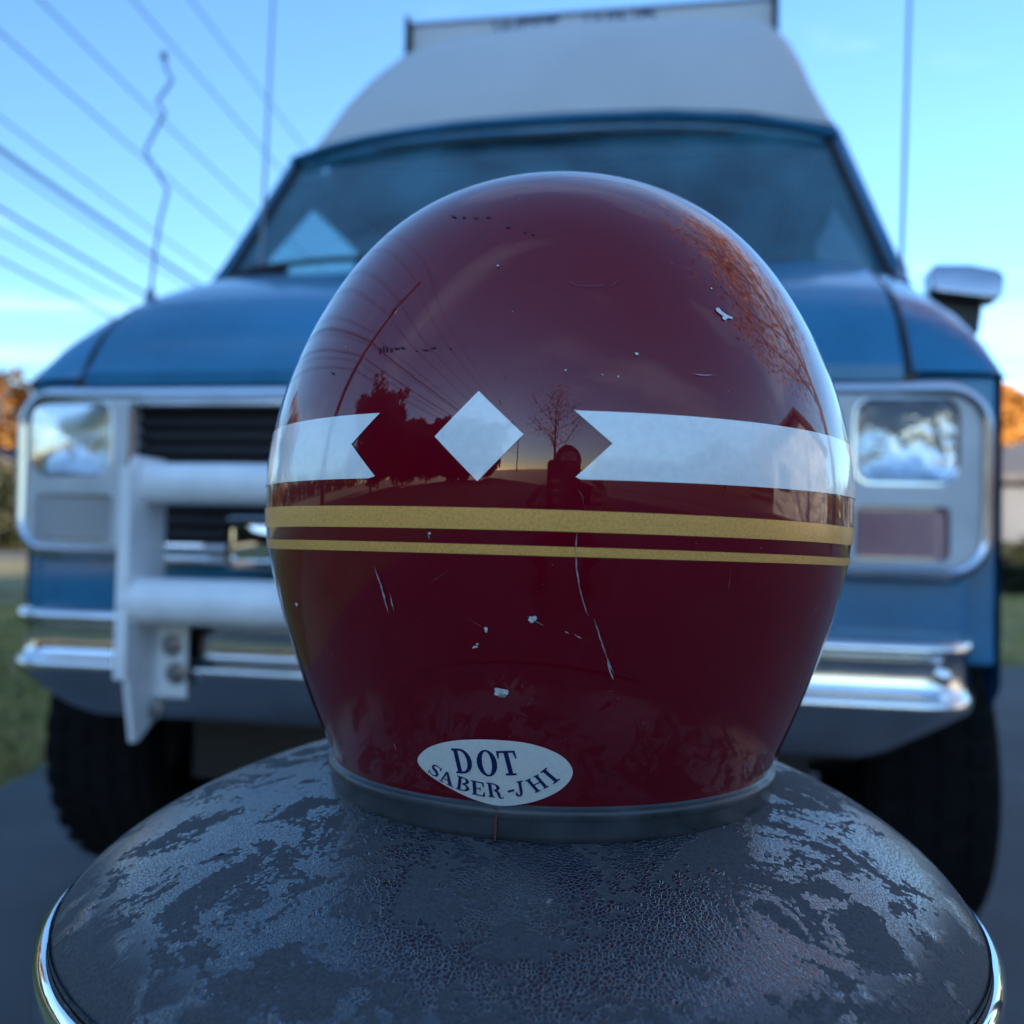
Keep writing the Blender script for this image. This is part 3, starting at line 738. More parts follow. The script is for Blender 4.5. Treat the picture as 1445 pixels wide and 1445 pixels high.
# ================================================================== VAN
YAW = math.atan2(.335, 1.919)
van = thing('van', "blue high top camper van with white push bar and chrome bumper", 'van', (-.11, 1.80, 0), -YAW)
NT_Y = [.14, .17, .22, .30, .40, .50, .60, .70, .80]
NT_T = [1.215, 1.275, 1.345, 1.415, 1.468, 1.512, 1.552, 1.588, 1.615]
def nose_z(x, y, W=1.02, Zs=1.20, n=9., mm=.30):
    T = np.interp(y, NT_Y, NT_T)
    n = n + np.maximum(np.asarray(y) - .35, 0) * 10
    return Zs + (T - Zs) * np.maximum(1 - np.abs(x / W) ** n, 0) ** mm
def nose_grid(x0, x1, y0, y1, nx, ny, off=0., W=1.02):
    xs = np.linspace(x0, x1, nx) if abs(x0) < .99 else W * np.sin(np.linspace(-math.pi / 2, math.pi / 2, nx))
    ys = np.linspace(y0, y1, ny)
    X, Y = np.meshgrid(xs, ys)
    return np.stack([X, Y, nose_z(X, Y, W) + off], -1)
# body shell: nose top + front skin + sides + cab walls
mb = MB()
Pn = nose_grid(-1.02, 1.02, .14, .86, 61, 28)
r_, c_, _ = Pn.shape
mb.add(Pn.reshape(-1, 3), [(i * c_ + j, i * c_ + j + 1, (i + 1) * c_ + j + 1, (i + 1) * c_ + j) for i in range(r_ - 1) for j in range(c_ - 1)])
body_top = mb.build('fender_top', M['blue'], van, smooth=True)
mb = MB()
# front skin under hood lip, lower front panel
mb.prism(rr(-1.008, .66, 1.008, 1.206, .008), 1, .152, .30)
mb.build('nose_panel', M['blue'], van, bevel=.02)
MB().prism(rr(-.955, .60, .955, .825, .02), 1, .125, .164).build('front_panel', M['blue'], van, bevel=.012)
def side_wall(sx):
    out = [(.16, .62), (.16, 1.20), (.86, 1.20), (.86, 1.56), (1.30, 2.16), (4.9, 2.16), (4.9, .45), (1.15, .45)]
    # wheel arch
    arch = [(.66 + .46 * math.cos(R(a)), .40 + .46 * math.sin(R(a))) for a in range(20, 161, 14)]
    arch2 = [(3.95 + .46 * math.cos(R(a)), .40 + .46 * math.sin(R(a))) for a in range(10, 171, 16)]
    lp = out[:-2] + [(4.9, .48)] + arch2 + [(1.15, .48)] + arch
    vs = [Vector(p) for p in lp]; n = len(lp); ed = [(i, (i + 1) % n) for i in range(n)]
    hole = [[(1.12, 1.60), (1.02, 1.62), (1.42, 2.06), (1.98, 2.06), (1.98, 1.60)], [(2.35, 1.6), (2.35, 2.05), (3.3, 2.05), (3.3, 1.6)]]
    for hh in hole:
        b = len(vs); vs += [Vector(p) for p in hh]; ed += [(b + i, b + (i + 1) % len(hh)) for i in range(len(hh))]
    v, e, f, *_ = delaunay_2d_cdt(vs, ed, [], 2, 1e-6)
    f = [q for q in f if not any(in_poly(sum(v[i].x for i in q) / len(q), sum(v[i].y for i in q) / len(q), h) for h in hole)]
    def xx(p): return sx * (1.020 - max(0, p.y - 1.60) * .24)
    m2 = MB(); m2.add([(xx(p), p.x, p.y) for p in v] + [(xx(p) - sx * .05, p.x, p.y) for p in v], [tuple(q) for q in f] + [tuple(i + len(v) for i in q)[::-1] for q in f])
    w = m2.build('side_panel', M['blue'], van)
    for hh in hole:
        g = MB(); g.add([(sx * (1.004 - max(0, p[1] - 1.60) * .24), p[0], p[1]) for p in hh], [tuple(range(len(hh)))])
        g.build('side_window', M['sglass'] if sx < 0 else M['tglass'], van)
side_wall(-1); side_wall(1)
MB().box(-.96, 4.84, .5, .96, 4.92, 2.16).build('rear_panel', M['blue'], van, bevel=.01)
MB().box(-.94, .92, .50, .94, 4.83, .56).build('floor_pan', M['cabin'], van)
MB().box(-.5, .9, .3, -.38, 4.6, .48).box(.38, .9, .3, .5, 4.6, .48).box(-.6, .58, .36, .6, .74, .50).build('chassis', M['black'], van)
MB().prism([(-.99, .87), (.99, .87), (.96, 1.55), (-.96, 1.55)][:2] + [(.99, 1.6), (-.99, 1.6)], 2, .7, .72)
MB().box(-.93, .84, .55, .93, .88, 1.5).build('firewall', M['black'], van)
# hood
Ph = nose_grid(-.872, .835, .128, .77, 50, 26, off=.011)
Ph[:, :, 2] += 0.0
hb = MB(); r_, c_, _ = Ph.shape
Ph2 = Ph.copy(); Ph2[:, :, 2] -= .03
F = [(i * c_ + j, i * c_ + j + 1, (i + 1) * c_ + j + 1, (i + 1) * c_ + j) for i in range(r_ - 1) for j in range(c_ - 1)]
k0 = r_ * c_
S_ = []
for j in range(c_ - 1):
    S_ += [(j, j + 1, k0 + j + 1, k0 + j), ((r_ - 1) * c_ + j, (r_ - 1) * c_ + j + 1, k0 + (r_ - 1) * c_ + j + 1, k0 + (r_ - 1) * c_ + j)]
for i in range(r_ - 1):
    S_ += [(i * c_, (i + 1) * c_, k0 + (i + 1) * c_, k0 + i * c_), (i * c_ + c_ - 1, (i + 1) * c_ + c_ - 1, k0 + (i + 1) * c_ + c_ - 1, k0 + i * c_ + c_ - 1)]
hb.add(list(Ph.reshape(-1, 3)) + list(Ph2.reshape(-1, 3)), F + S_)
hood = hb.build('hood', M['hoodblue'], van, smooth=True)
# seam round the hood
for xx in (-.884, .847):
    MB().tube([(xx, y, float(nose_z(xx, y)) - .002) for y in np.linspace(.142, .77, 20)], .0085, 6).build('hood_seam', M['black'], van, smooth=True)
MB().box(-.9, .136, 1.188, .86, .162, 1.214).build('hood_gap', M['black'], van)
MB().box(.60, .60, 0, .80, .605, .001)
rp = MB(); xs = np.linspace(.52, .70, 8); ys = np.linspace(.665, .70, 3)
g = [[(x, y, float(nose_z(x, y)) + .0165) for x in xs] for y in ys]
grid('rust_patch', g, M['rust'], hood)
# cowl
cw = MB(); xs = np.linspace(-.93, .93, 20)
cw.add([(x, y, float(nose_z(x, .77)) + z) for (y, z) in ((.772, .004), (.86, .02)) for x in xs], [(j, j + 1, 21 + j, 20 + j) for j in range(19)])
cw.build('cowl', M['black'], van)
# windshield: curved sheet between base and header
def ws_pt(u, v):  # u -1..1, v 0..1
    xb, xt = .998, .866
    x = u * (xb + (xt - xb) * v)
    y = .80 + .36 * v + .10 * abs(u) ** 2.4
    z = 1.585 + .565 * v - .02 * abs(u) ** 2 * (1 - v)
    return (x, y, z)
us = np.linspace(-1, 1, 33); vs_ = np.linspace(0, 1, 12)
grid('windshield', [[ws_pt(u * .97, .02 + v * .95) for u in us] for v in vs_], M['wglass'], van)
ps = MB()
ps.tube([ws_pt(u * .985, 0.0) for u in us], .016, 8); ps.tube([ws_pt(u * .985, .99) for u in us], .011, 8)
for s_ in (-1, 1): ps.tube([ws_pt(s_ * .985, v) for v in vs_], .016, 8)
ps.build('windshield_gasket', M['black'], van, smooth=True)
for s_ in (-1, 1):
    pm = MB(); pm.tube([(ws_pt(s_, v)[0] + s_ * .012, ws_pt(s_, v)[1] + .015, ws_pt(s_, v)[2]) for v in np.linspace(-.06, 1.02, 10)], .024, 10)
    for v0, v1 in zip(np.linspace(-.06, 1.02, 10)[:-1], np.linspace(-.06, 1.02, 10)[1:]):
        q = []
        for v in (v0, v1):
            p = ws_pt(s_, v); z = p[2]
            q.append((p[0] + s_ * .012, p[1] + .012, z)); q.append((s_ * (1.020 - max(0, z - 1.60) * .24), max(.862 + (z - 1.56) * .733, p[1] + .03), z))
        pm.add([q[0], q[1], q[3], q[2]], [(0, 1, 2, 3)])
    pm.build('pillar', M['blue'], van, smooth=True)
# header over the windshield (blue) and drip rail
hd = []
for v, dz, dy in ((0, -.012, -.008), (0, .0, -.022), (0, .02, -.026), (0, .04, -.020), (0, .075, .02)):
    hd.append([(ws_pt(u, 1)[0] * 1.015, ws_pt(u, 1)[1] + dy + .01, ws_pt(u, 1)[2] + dz - .05 * abs(u) ** 3.5) for u in us])
grid('roof_header', hd, M['blue'], van, flip=False)
dr = MB(); dr.tube([(ws_pt(u, 1)[0] * 1.02, ws_pt(u, 1)[1] - .03, ws_pt(u, 1)[2] + .038 - .05 * abs(u) ** 3.5) for u in us], .012, 8)
dr.build('drip_rail', M['blue'], van, smooth=True)
# high top: lofted sections from front to rear
rows = []
def top_sec(y, zb, zt, wb, wt):
    side = [(wb, zb), (wb - .006, zb + .02)]
    h = zt - zb
    c = min(.11, h * .35)
    for t_ in np.linspace(.12, 1, 7): side.append((wb + (wt + c * .5 - wb) * t_, zb + .02 + (h - c - .02) * t_))
    for a in np.linspace(15, 90, 7):
        side.append((wt + c * .5 - c * 1.3 * (1 - math.cos(R(a))), zt - c + c * math.sin(R(a)) * .80))
    xe, ze = side[-1]
    for t_ in (.7, .4): side.append((xe * t_, ze + (zt - ze) * (1 - t_ * t_)))
    sec = side + [(0., zt)] + [(-x, z) for x, z in side[::-1]]
    f = max(0., min(1., (1.75 - y) / .6))
    cx = .03 + .06 * max(0, min(1, (y - 1.12) / .33)) * max(0., min(1., (3.5 - y) / 1.5))
    return [(x + cx, y + .10 * f * abs(x / .86) ** 2.4, z - .045 * f * abs(x / .86) ** 3.5) for x, z in sec]
for y, zb, zt, wb, wt in ((1.118, 2.185, 2.20, .845, .835), (1.132, 2.185, 2.26, .847, .79), (1.19, 2.185, 2.39, .852, .73), (1.27, 2.185, 2.51, .855, .68), (1.37, 2.185, 2.61, .86, .635),
                          (1.48, 2.185, 2.685, .866, .60), (1.58, 2.18, 2.725, .87, .59), (1.75, 2.18, 2.74, .89, .59), (2.2, 2.17, 2.745, .915, .61), (4.2, 2.17, 2.745, .915, .61), (4.85, 2.17, 2.60, .91, .62), (4.93, 2.17, 2.22, .90, .86)):
    rows.append(top_sec(y, zb, zt, wb, wt))
grid('high_top', rows, M['roofw'], van)
# roof sign bar
board = MB().box(-.605, 1.66, 2.70, .725, 1.69, 2.812).build('roof_board', M['roofw'], van, bevel=.006)
for x in (-.62, .727): MB().box(x, 1.62, 2.66, x + .014, 1.76, 2.835).build('end_cap', M['slat'], board, bevel=.003)
MB().box(-.605, 1.655, 2.813, .725, 1.72, 2.825).build('top_trim', M['antenna'], board)
for x in (-.4, .45): MB().box(x, 1.70, 2.60, x + .03, 1.73, 2.75).build('bracket', M['slat'], board)
for wd, xw in (("WEST", -.165), ("WIND", .185)):
    lt = kind(link('lettering', text_mesh(wd, .105, .003), M['ink'], board), 'stuff'); lt.location = (xw, 1.655, 2.732); lt.rotation_euler = (R(90), 0, 0); lt.scale = (.9, 1, 1)
# grille surround
HLL, HLR = (-.985, .995, -.780, 1.158), (.740, .995, .932, 1.160)
TSL, TSR = (-.972, .856, -.775, .955), (.745, .856, .915, .955)
bend = lambda x: .10 * max(0, abs(x) - .80) ** 1.6 / .25 ** 1.6 * .35
plate('grille_surround', rr(-1.015, .832, .985, 1.172, (.075, .08, .08, .075), 6),
      [rr(*HLL, .035), rr(*HLR, .035), rr(*TSL, .012), rr(*TSR, .012), rr(-.735, .850, .70, 1.150, .012)], .095, .150, M['silver'], van, bend=bend)
# bright mouldings
def loop_tube(name, lp, r, y, m, parent=van):
    t_ = MB(); pts = [(p[0], y + bend(p[0]), p[1]) for p in lp]; t_.tube(pts + [pts[0], pts[1]], r, 8, caps=False)
    return t_.build(name, m, parent, smooth=True)
loop_tube('grille_moulding', rr(-1.010, .832, .980, 1.174, .072, 8), .014, .098, M['mould'])
loop_tube('grille_trim', rr(-.735, .850, .70, 1.150, .012, 3), .006, .094, M['chrome2'])
MB().box(-.72, .084, .812, .69, .10, .828).build('lower_moulding', M['chrome2'], van, bevel=.005)
MB().box(-.75, .1505, .845, .72, .1515, 1.155).build('grille_back', M['black'], van)
for i in range(10):
    z = .862 + i * .0302
    MB().prism([(.124, z), (.121, z + .010), (.124, z + .020), (.15, z + .020), (.15, z)], 0, -.74, .705).build('grille_slat', M['slat'], van)
for x in (-.25, .21): MB().box(x, .13, .85, x + .01, .16, 1.15).build('grille_rib', M['slat'], van)
# headlights and signals
def lamp(rect, name):
    x0, z0, x1, z1 = rect
    hl = MB().box(x0 - .012, .158, z0 - .012, x1 + .012, .205, z1 + .012).build(name, M['black'], van)
    cx, cz = (x0 + x1) / 2, (z0 + z1) / 2; w, h = (x1 - x0) / 2 - .008, (z1 - z0) / 2 - .008
    rows = []
    for i, s_ in enumerate(np.linspace(.04, 1, 9)):
        ring = []
        for k in range(40):
            a = 2 * math.pi * k / 40; cs, sn = math.cos(a), math.sin(a); q = (abs(cs) ** (2 + 4 * s_) + abs(sn) ** (2 + 4 * s_)) ** (-1 / (2 + 4 * s_))
            ring.append((cx + w * s_ * cs * q, .130 - .024 * s_ ** 2, cz + h * s_ * sn * q))
        rows.append(ring)
    grid('reflector', rows, M['reflector'], hl, closed_u=True)
    rows = []
    for i, s_ in enumerate(np.linspace(.02, 1, 7)):
        rows.append([(p[0] * s_ + cx * (1 - s_), .100 - .010 * (1 - s_ ** 2), p[2] * s_ + cz * (1 - s_)) for p in ring])
    grid('lens', rows, M['lens'], hl, closed_u=True)
    loop_tube('lamp_ring', rr(x0 + .002, z0 + .002, x1 - .002, z1 - .002, .033), .0055, .103, M['chrome2'], hl)
    bl = MB().lathe([(.001, .0), (.010, .003), (.012, .010), (.008, .016), (.001, .016)], 12, 'y', (cx, .112, cz)).build('bulb', M['lens'], hl, smooth=True)
    return hl
lamp(HLL, 'headlight'); lamp(HLR, 'headlight')
def signal(rect, red_in):
    x0, z0, x1, z1 = rect
    s_ = MB().box(x0 - .01, .150, z0 - .01, x1 + .01, .19, z1 + .01).build('turn_signal', M['mould'], van)
    n = 26; t_ = MB()
    for i in range(n):
        a, b = x0 + .004 + (x1 - x0 - .008) * i / n, x0 + .004 + (x1 - x0 - .008) * (i + 1) / n
        t_.add([(a, .113, z0 + .004), ((a + b) / 2, .108, z0 + .004), (b, .113, z0 + .004), (a, .113, z1 - .004), ((a + b) / 2, .108, z1 - .004), (b, .113, z1 - .004)], [(0, 1, 4, 3), (1, 2, 5, 4)])
    t_.build('lens', M['tslens'] if red_in > 0 else M['tspink'], s_, label=None if red_in > 0 else 'pinkish ribbed lens of the right lower lamp')
    xr = x1 - .05 if red_in > 0 else x0 + .05
    MB().lathe([(.001, .12), (.028, .122), (.03, .14), (.03, .149)], 16, 'y', (xr, 0, (z0 + z1) / 2)).build('bulb', M['amber'], s_, smooth=True)
signal(TSL, 1); signal(TSR, -1)
# bumper
prof = [(.14, .702), (.06, .714), (.012, .714), (.0, .709), (-.004, .698), (.002, .690), (.020, .682), (.024, .672), (.025, .634), (.020, .620), (.004, .611), (-.002, .605), (.0, .594), (.006, .584), (.018, .550), (.034, .515), (.06, .495)]
cols = []
for u in np.concatenate([np.linspace(-1, -.86, 12), np.linspace(-.8, .8, 17), np.linspace(.86, 1, 12)]):
    c = []
    for yp, zp in prof:
        hw = 1.0 if zp > .578 else 1.0 - (.578 - zp) / .083 * .14
        k = max(0, abs(u) - .86) / .14
        c.append((-.012 + u * hw - math.copysign(.02 * k ** 3, u), yp + .15 * k ** 2.4, zp))
    cols.append(c)
bumper = grid('bumper', cols, M['chrome2'], van)
for x, z in ((-.955, .655), (-.953, .607), (.885, .652), (.885, .612)):
    MB().lathe([(.001, -.012), (.010, -.010), (.014, -.004), (.014, .02)], 14, 'y', (x, .088 if x < 0 else .028, z)).build('bumper_bolt', M['chrome'], bumper, smooth=True)
# push guard
gd = MB()
guard = MB().tube([(-.62, -.062, .972), (.60, -.062, .972)], .040, 20).build('push_guard', M['guard'], van, smooth=True, label="pale grey upper tube of the push bar across the grille")
MB().tube([(-.615, -.085, .745), (.595, -.085, .745)], .0455, 20).build('cross_tube', M['guard'], guard, smooth=True)
for x, s_ in ((-.605, 1), (.585, -1)):
    poly = [(-.115, 1.012), (-.10, 1.022), (-.01, 1.022), (.0, 1.01), (.0, .77), (.035, .70), (.045, .66), (.038, .56), (.01, .525), (-.03, .50), (-.075, .474), (-.09, .476), (-.118, .60), (-.125, .72)]
    up = MB().prism(poly, 0, x, x + .012 * s_).build('upright', M['guard'], guard, bevel=.002)
    MB().box(min(x - .012 * s_, x + .012 * s_), -.128, .60, max(x - .012 * s_, x + .012 * s_), -.116, 1.0).build('flange', M['guard'], up)
    MB().box(min(x, x + .075 * s_), -.016, .55, max(x, x + .075 * s_), -.008, .70).build('mount_plate', M['guard'], up, bevel=.003)
    for (bx, by, bz) in ((x + .045 * s_, -.018, .655), (x + .055 * s_, -.018, .60), (x + .012 * s_, -.03, .528)):
        MB().lathe([(.001, -.016), (.011, -.015), (.013, -.008), (.013, -.004), (.022, -.003), (.022, .0)], 12, 'y', (bx, by, bz)).build('bolt', M['rim'], up, smooth=True)
# driving lights
for x0 in (-.455, .245):
    fl = MB().prism(rr(x0, .808, x0 + .215, .912, .014), 1, -.02, .06).build('driving_light', M['chrome2'], van, bevel=.006, seg=3)
    ln = plate('light_rim', rr(x0 + .006, .814, x0 + .209, .906, .012), [rr(x0 + .018, .824, x0 + .197, .896, .010)], -.028, -.018, M['chrome'], fl)
    rows = [[(x0 + .1075 + .092 * u, -.0212 - .006 * (1 - u * u) * (1 - v * v), .860 + .038 * v) for u in np.linspace(-1, 1, 13)] for v in np.linspace(-1, 1, 7)]
    grid('lens', rows, M['chrome'], fl)
    MB().box(x0 + .095, .06, .78, x0 + .12, .10, .83).build('bracket', M['black'], fl)
# wheels
def wheel(x, y):
    w = bpy.data.objects.new('wheel', None); col.objects.link(w); w.parent = van; w.location = (x, y, .37); w.empty_display_size = .1
    hw = .135
    pr = [(.215, -hw * .8), (.30, -hw), (.345, -hw * .97), (.366, -hw * .78), (.37, -hw * .4), (.37, hw * .4), (.366, hw * .78), (.345, hw * .97), (.30, hw), (.215, hw * .8)]
    MB().lathe(pr, 44, 'x').build('tyre', M['tyre'], w, smooth=True)
    tb = MB()
    for k in range(36):
        a = 2 * math.pi * k / 36
        for sx, da in ((-.09, 0), (-.03, .06), (.03, 0), (.09, .06)):
            c, s_ = math.cos(a + da), math.sin(a + da); c2, s2 = math.cos(a + da + .11), math.sin(a + da + .11)
            tb.add([(sx - .024, .371 * c, .371 * s_), (sx + .024, .371 * c, .371 * s_), (sx + .024, .371 * c2, .371 * s2), (sx - .024, .371 * c2, .371 * s2)] + [(sx - .022, .3755 * c, .3755 * s_), (sx + .022, .3755 * c, .3755 * s_), (sx + .022, .3755 * c2, .3755 * s2), (sx - .022, .3755 * c2, .3755 * s2)],
                   [(4, 5, 6, 7), (0, 1, 5, 4), (1, 2, 6, 5), (2, 3, 7, 6), (3, 0, 4, 7)])
    kind(tb.build('tread', M['tyre'], w), 'stuff')
    sx = 1 if x > 0 else -1
    MB().lathe([(.001, sx * .06), (.06, sx * .08), (.08, sx * .05), (.17, sx * .03), (.19, sx * .09), (.215, sx * .108), (.215, -sx * .1)], 32, 'x').build('rim', M['rim'], w, smooth=True)
for x in (-.945, .945):
    wheel(x, .67); wheel(x, 3.95)
MB().box(-.70, .34, .30, .70, .36, .68).build('radiator_panel', M['black'], van)
MB().box(-.72, .62, .26, .72, 3.4, .34).build('underbody', M['black'], van)
MB().tube([(-.85, .67, .37), (.85, .67, .37)], .045, 10).build('axle', M['black'], van)
# cab interior
MB().prism([(.86, 1.35), (.86, 1.54), (.98, 1.56), (1.16, 1.50), (1.18, 1.35)], 0, -.90, .90).build('dashboard', M['cabin'], van, bevel=.02)
for x in (-.5, .5):
    st = MB().box(x - .26, 1.55, .95, x + .26, 2.05, 1.12).build('cab_seat', M['seatfab'], van, bevel=.05)
    MB().prism([(1.98, 1.1), (2.06, 1.1), (2.28, 1.82), (2.16, 1.84)], 0, x - .25, x + .25).build('seat_back', M['seatfab'], st, bevel=.03)
    MB().prism([(2.16, 1.86), (2.26, 1.86), (2.29, 2.02), (2.20, 2.03)], 0, x - .13, x + .13).build('headrest', M['seatfab'], st, bevel=.03)
sw = MB(); sw.tube([(.45 + .19 * math.cos(a), 1.22 + .08 * math.sin(a), 1.52 + .17 * math.sin(a)) for a in np.linspace(0, 2 * math.pi, 29)], .014, 8)
sw.tube([(.45, 1.1, 1.42), (.45, 1.22, 1.52)], .03, 8); sw.tube([(.27, 1.22, 1.52), (.63, 1.22, 1.52)], .012, 6)
sw.build('steering_wheel', M['black'], van, smooth=True)
MB().box(-.93, 2.45, .56, .93, 2.47, 2.15).build('cabin_curtain', M['curtain'], van)
MB().box(-.82, 1.36, 2.135, .82, 2.46, 2.15).build('headliner', M['cabin'], van)
# wipers
for x0, x1 in ((-.80, -.38), (.02, .46)):
    w_ = MB(); w_.tube([(x0 - .12, .775, 1.585), (x0, .785, 1.632), (x0 + .1, .80, 1.642)], .013, 6)
    a_, b_ = (x0 - .02, .79, 1.642), (x1, .782, 1.662)
    w_.tube([a_, ((x0 + x1) / 2, .785, 1.660), b_], .008, 6)
    w_.build('wiper', M['black'], van, smooth=True)
# mirror on the right
mp = [(1.088, 1.640), (1.100, 1.655), (1.19, 1.652), (1.262, 1.634), (1.276, 1.615), (1.268, 1.560), (1.255, 1.546), (1.10, 1.572), (1.088, 1.585)]
mr = MB().prism(mp, 1, .95, 1.05).build('mirror', M['mould'], van, bevel=.020, seg=4, smooth=True)
MB().prism([(.985, 1.48), (1.0, 1.53), (1.10, 1.575), (1.235, 1.548), (1.225, 1.47), (1.205, 1.45), (1.1, 1.48)], 1, 1.0, 1.04).build('mirror_arm', M['black'], mr, bevel=.008)
for v_ in mr.data.vertices: v_.co.y += (v_.co.z - 1.60) * .28
MB().prism([(1.10, 1.60), (1.11, 1.635), (1.25, 1.615), (1.25, 1.58)], 1, 1.068, 1.070).build('mirror_glass', M['chrome'], mr)
# antennas
MB().tube([(.985, .84, 1.60), (.996, .84, 2.2), (1.012, .84, 2.9)], [.006, .0048, .003], 8).lathe([(.001, 0), (.016, 0), (.016, .03), (.008, .05)], 10, 'z', (.985, .84, 1.575)).build('antenna', M['antenna'], van, smooth=True)
MB().tube([(-.853, .95, 1.70), (-.845, .95, 2.1), (-.830, .95, 2.95)], [.006, .0048, .003], 8).build('antenna', M['antenna'], van, smooth=True)
BEND = [(-.885, 1.443), (-.883, 1.496), (-.878, 1.567), (-.866, 1.656), (-.847, 1.73), (-.882, 1.782), (-.913, 1.832), (-.889, 1.879), (-.862, 1.925), (-.884, 1.957), (-.866, 1.979), (-.845, 2.008), (-.864, 2.04), (-.870, 2.066)]
za = MB(); za.tube([(x, .40, z) for x, z in BEND], .0042, 8); za.lathe([(.001, 0), (.018, 0), (.015, .03), (.007, .06)], 12, 'z', (-.885, .40, 1.425)); za.lathe([(.001, 0), (.009, .003), (.009, .017), (.001, .02)], 10, 'z', (-.870, .40, 2.062))
za.build('antenna', M['antenna'], van, smooth=True, label="zigzag bent whip antenna on the left fender")

# ================================================================== STOOL
SC = (.006, .40)
stool = thing('round_stool', "round bar stool with flaking dark vinyl seat and chrome band", 'stool', (SC[0], SC[1], 0))
def cush_z(r, x, y):
    q = np.minimum(r / .1768, 1.)
    return .7364 + .0535 * np.maximum(1 - q ** 2.46, 0) ** .598 + (.077 * y + .028 * x) * (1 - q ** 4)
th = np.linspace(0, 2 * np.pi, 193)[:-1]
rows = []
for q in np.concatenate([[.002], np.linspace(.03, .9, 60), 1 - .1 * (1 - np.linspace(0, 1, 26)[1:]) ** 1.8]):
    r = .1768 * q; x, y = r * np.cos(th), r * np.sin(th)
    rows.append(np.stack([x, y, cush_z(r, x, y)], -1))
rows[-1][:, 2] = np.maximum(rows[-1][:, 2], .741)
rows.append(np.stack([.1762 * np.cos(th), .1762 * np.sin(th), np.full_like(th, .738)], -1))
rows.append(np.stack([.1725 * np.cos(th), .1725 * np.sin(th), np.full_like(th, .733)], -1))
rows.append(np.stack([.168 * np.cos(th), .168 * np.sin(th), np.full_like(th, .722)], -1))
grid('cushion', rows, M['vinyl'], stool, closed_u=True)
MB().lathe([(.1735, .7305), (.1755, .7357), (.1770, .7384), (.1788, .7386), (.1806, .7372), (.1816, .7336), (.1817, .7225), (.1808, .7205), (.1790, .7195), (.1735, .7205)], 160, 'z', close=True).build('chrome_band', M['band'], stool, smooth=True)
MB().lathe([(.165, .7240), (.1775, .7195), (.1780, .69), (.1765, .62), (.165, .615), (.10, .612), (.001, .612)], 96, 'z').build('apron', M['apron'], stool, smooth=True)
for a in (45, 135, 225, 315):
    c, s_ = math.cos(R(a)), math.sin(R(a))
    MB().tube([(.145 * c, .145 * s_, .618), (.17 * c, .17 * s_, .3), (.205 * c, .205 * s_, .004)], .0125, 12).build('leg', M['chrome'], stool, smooth=True)
MB().tube([(.182 * math.cos(a), .182 * math.sin(a), .24) for a in np.linspace(0, 2 * math.pi, 49)], .008, 8).build('foot_ring', M['chrome'], stool, smooth=True)

# ================================================================== HELMET
HP_ = [0.01828, 0.23714, 0.08854, 0.10175, 0.11441, 0.1267, 0.13555, 0.14236, 0.14847, 0.15896, 0.17392, 0.9343, 0.37597, -0.17687, 0.40093]
ZB = .789
KS = np.linspace(0, 1, 9)
def spline(xk, yk, x):
    n = len(xk); h = np.diff(xk); A = np.zeros((n, n)); r = np.zeros(n); A[0, 0] = A[-1, -1] = 1
    for i in range(1, n - 1):
        A[i, i - 1] = h[i - 1]; A[i, i] = 2 * (h[i - 1] + h[i]); A[i, i + 1] = h[i]
        r[i] = 6 * ((yk[i + 1] - yk[i]) / h[i] - (yk[i] - yk[i - 1]) / h[i - 1])
    m = np.linalg.solve(A, r); i = np.clip(np.searchsorted(xk, x) - 1, 0, n - 2)
    d = x - xk[i]; e = xk[i + 1] - x; H = h[i]
    return (m[i] * e ** 3 + m[i + 1] * d ** 3) / (6 * H) + (yk[i] / H - m[i] * H / 6) * e + (yk[i + 1] / H - m[i + 1] * H / 6) * d
def hel(T, s, off=0.):
    """shell point for azimuth T (0 = back of the helmet) and height fraction s, in helmet coordinates"""
    T, s = np.broadcast_arrays(np.asarray(T, float), np.asarray(s, float))
    def f(T, s):
        a = spline(KS, np.array(HP_[2:11]), s) * np.sqrt(np.maximum(1 - s * s, 0))
        b = a * (HP_[11] + HP_[12] * s + HP_[13] * s * s)
        return np.stack([a * np.sin(T), -b * np.cos(T), HP_[1] * s], -1)
    P = f(T, s)
    if off:
        e = 1e-4
        n = np.cross(f(T + e, s) - f(T - e, s), f(T, np.minimum(s + e, .9999)) - f(T, np.maximum(s - e, 0)))
        n = n / (np.linalg.norm(n, axis=-1, keepdims=True) + 1e-12)
        P = P + n * off
    return P
helmet = thing('helmet', "glossy maroon vintage motorcycle helmet with white and gold stripes standing on the stool", 'helmet', (HP_[0], HP_[14], ZB))
NT, NS = 360, 200
tt = np.linspace(-np.pi, np.pi, NT + 1)[:-1]; ss = np.sin(np.linspace(0, 1, NS) * np.pi / 2 * .9985)
def shell_mesh(name, off, m, cut, flip=False):
    T, S = np.meshgrid(tt, ss)
    P = hel(T, S, 0.)
    if off: 
        P = P * (1 + off / .125); P[..., 2] = np.maximum(P[..., 2] - .0, 0) + (0.0)
    v = list(map(tuple, P.reshape(-1, 3))); f = []
    for i in range(NS - 1):
        zc = HP_[1] * (ss[i] + ss[i + 1]) / 2
        for j in range(NT):
            t_ = abs(tt[j]);
            # visor opening in front, rounded
            u = (math.pi - t_) / 1.12; w = (zc - .118) / .058
            if u ** 4 + w ** 4 < 1: continue
            q = (i * NT + j, i * NT + (j + 1) % NT, (i + 1) * NT + (j + 1) % NT, (i + 1) * NT + j)
            f.append(q[::-1] if flip else q)
    v.append((0, 0, float(HP_[1]) * (1 + off / .125))); k = len(v) - 1
    for j in range(NT):
        q = ((NS - 1) * NT + j, (NS - 1) * NT + (j + 1) % NT, k); f.append(q[::-1] if flip else q)
    return mesh(name, v, f, m, helmet, True)
shell_mesh('shell', 0., M['maroon'], True)
shell_mesh('lining', -.014, M['foam'], True, flip=True)
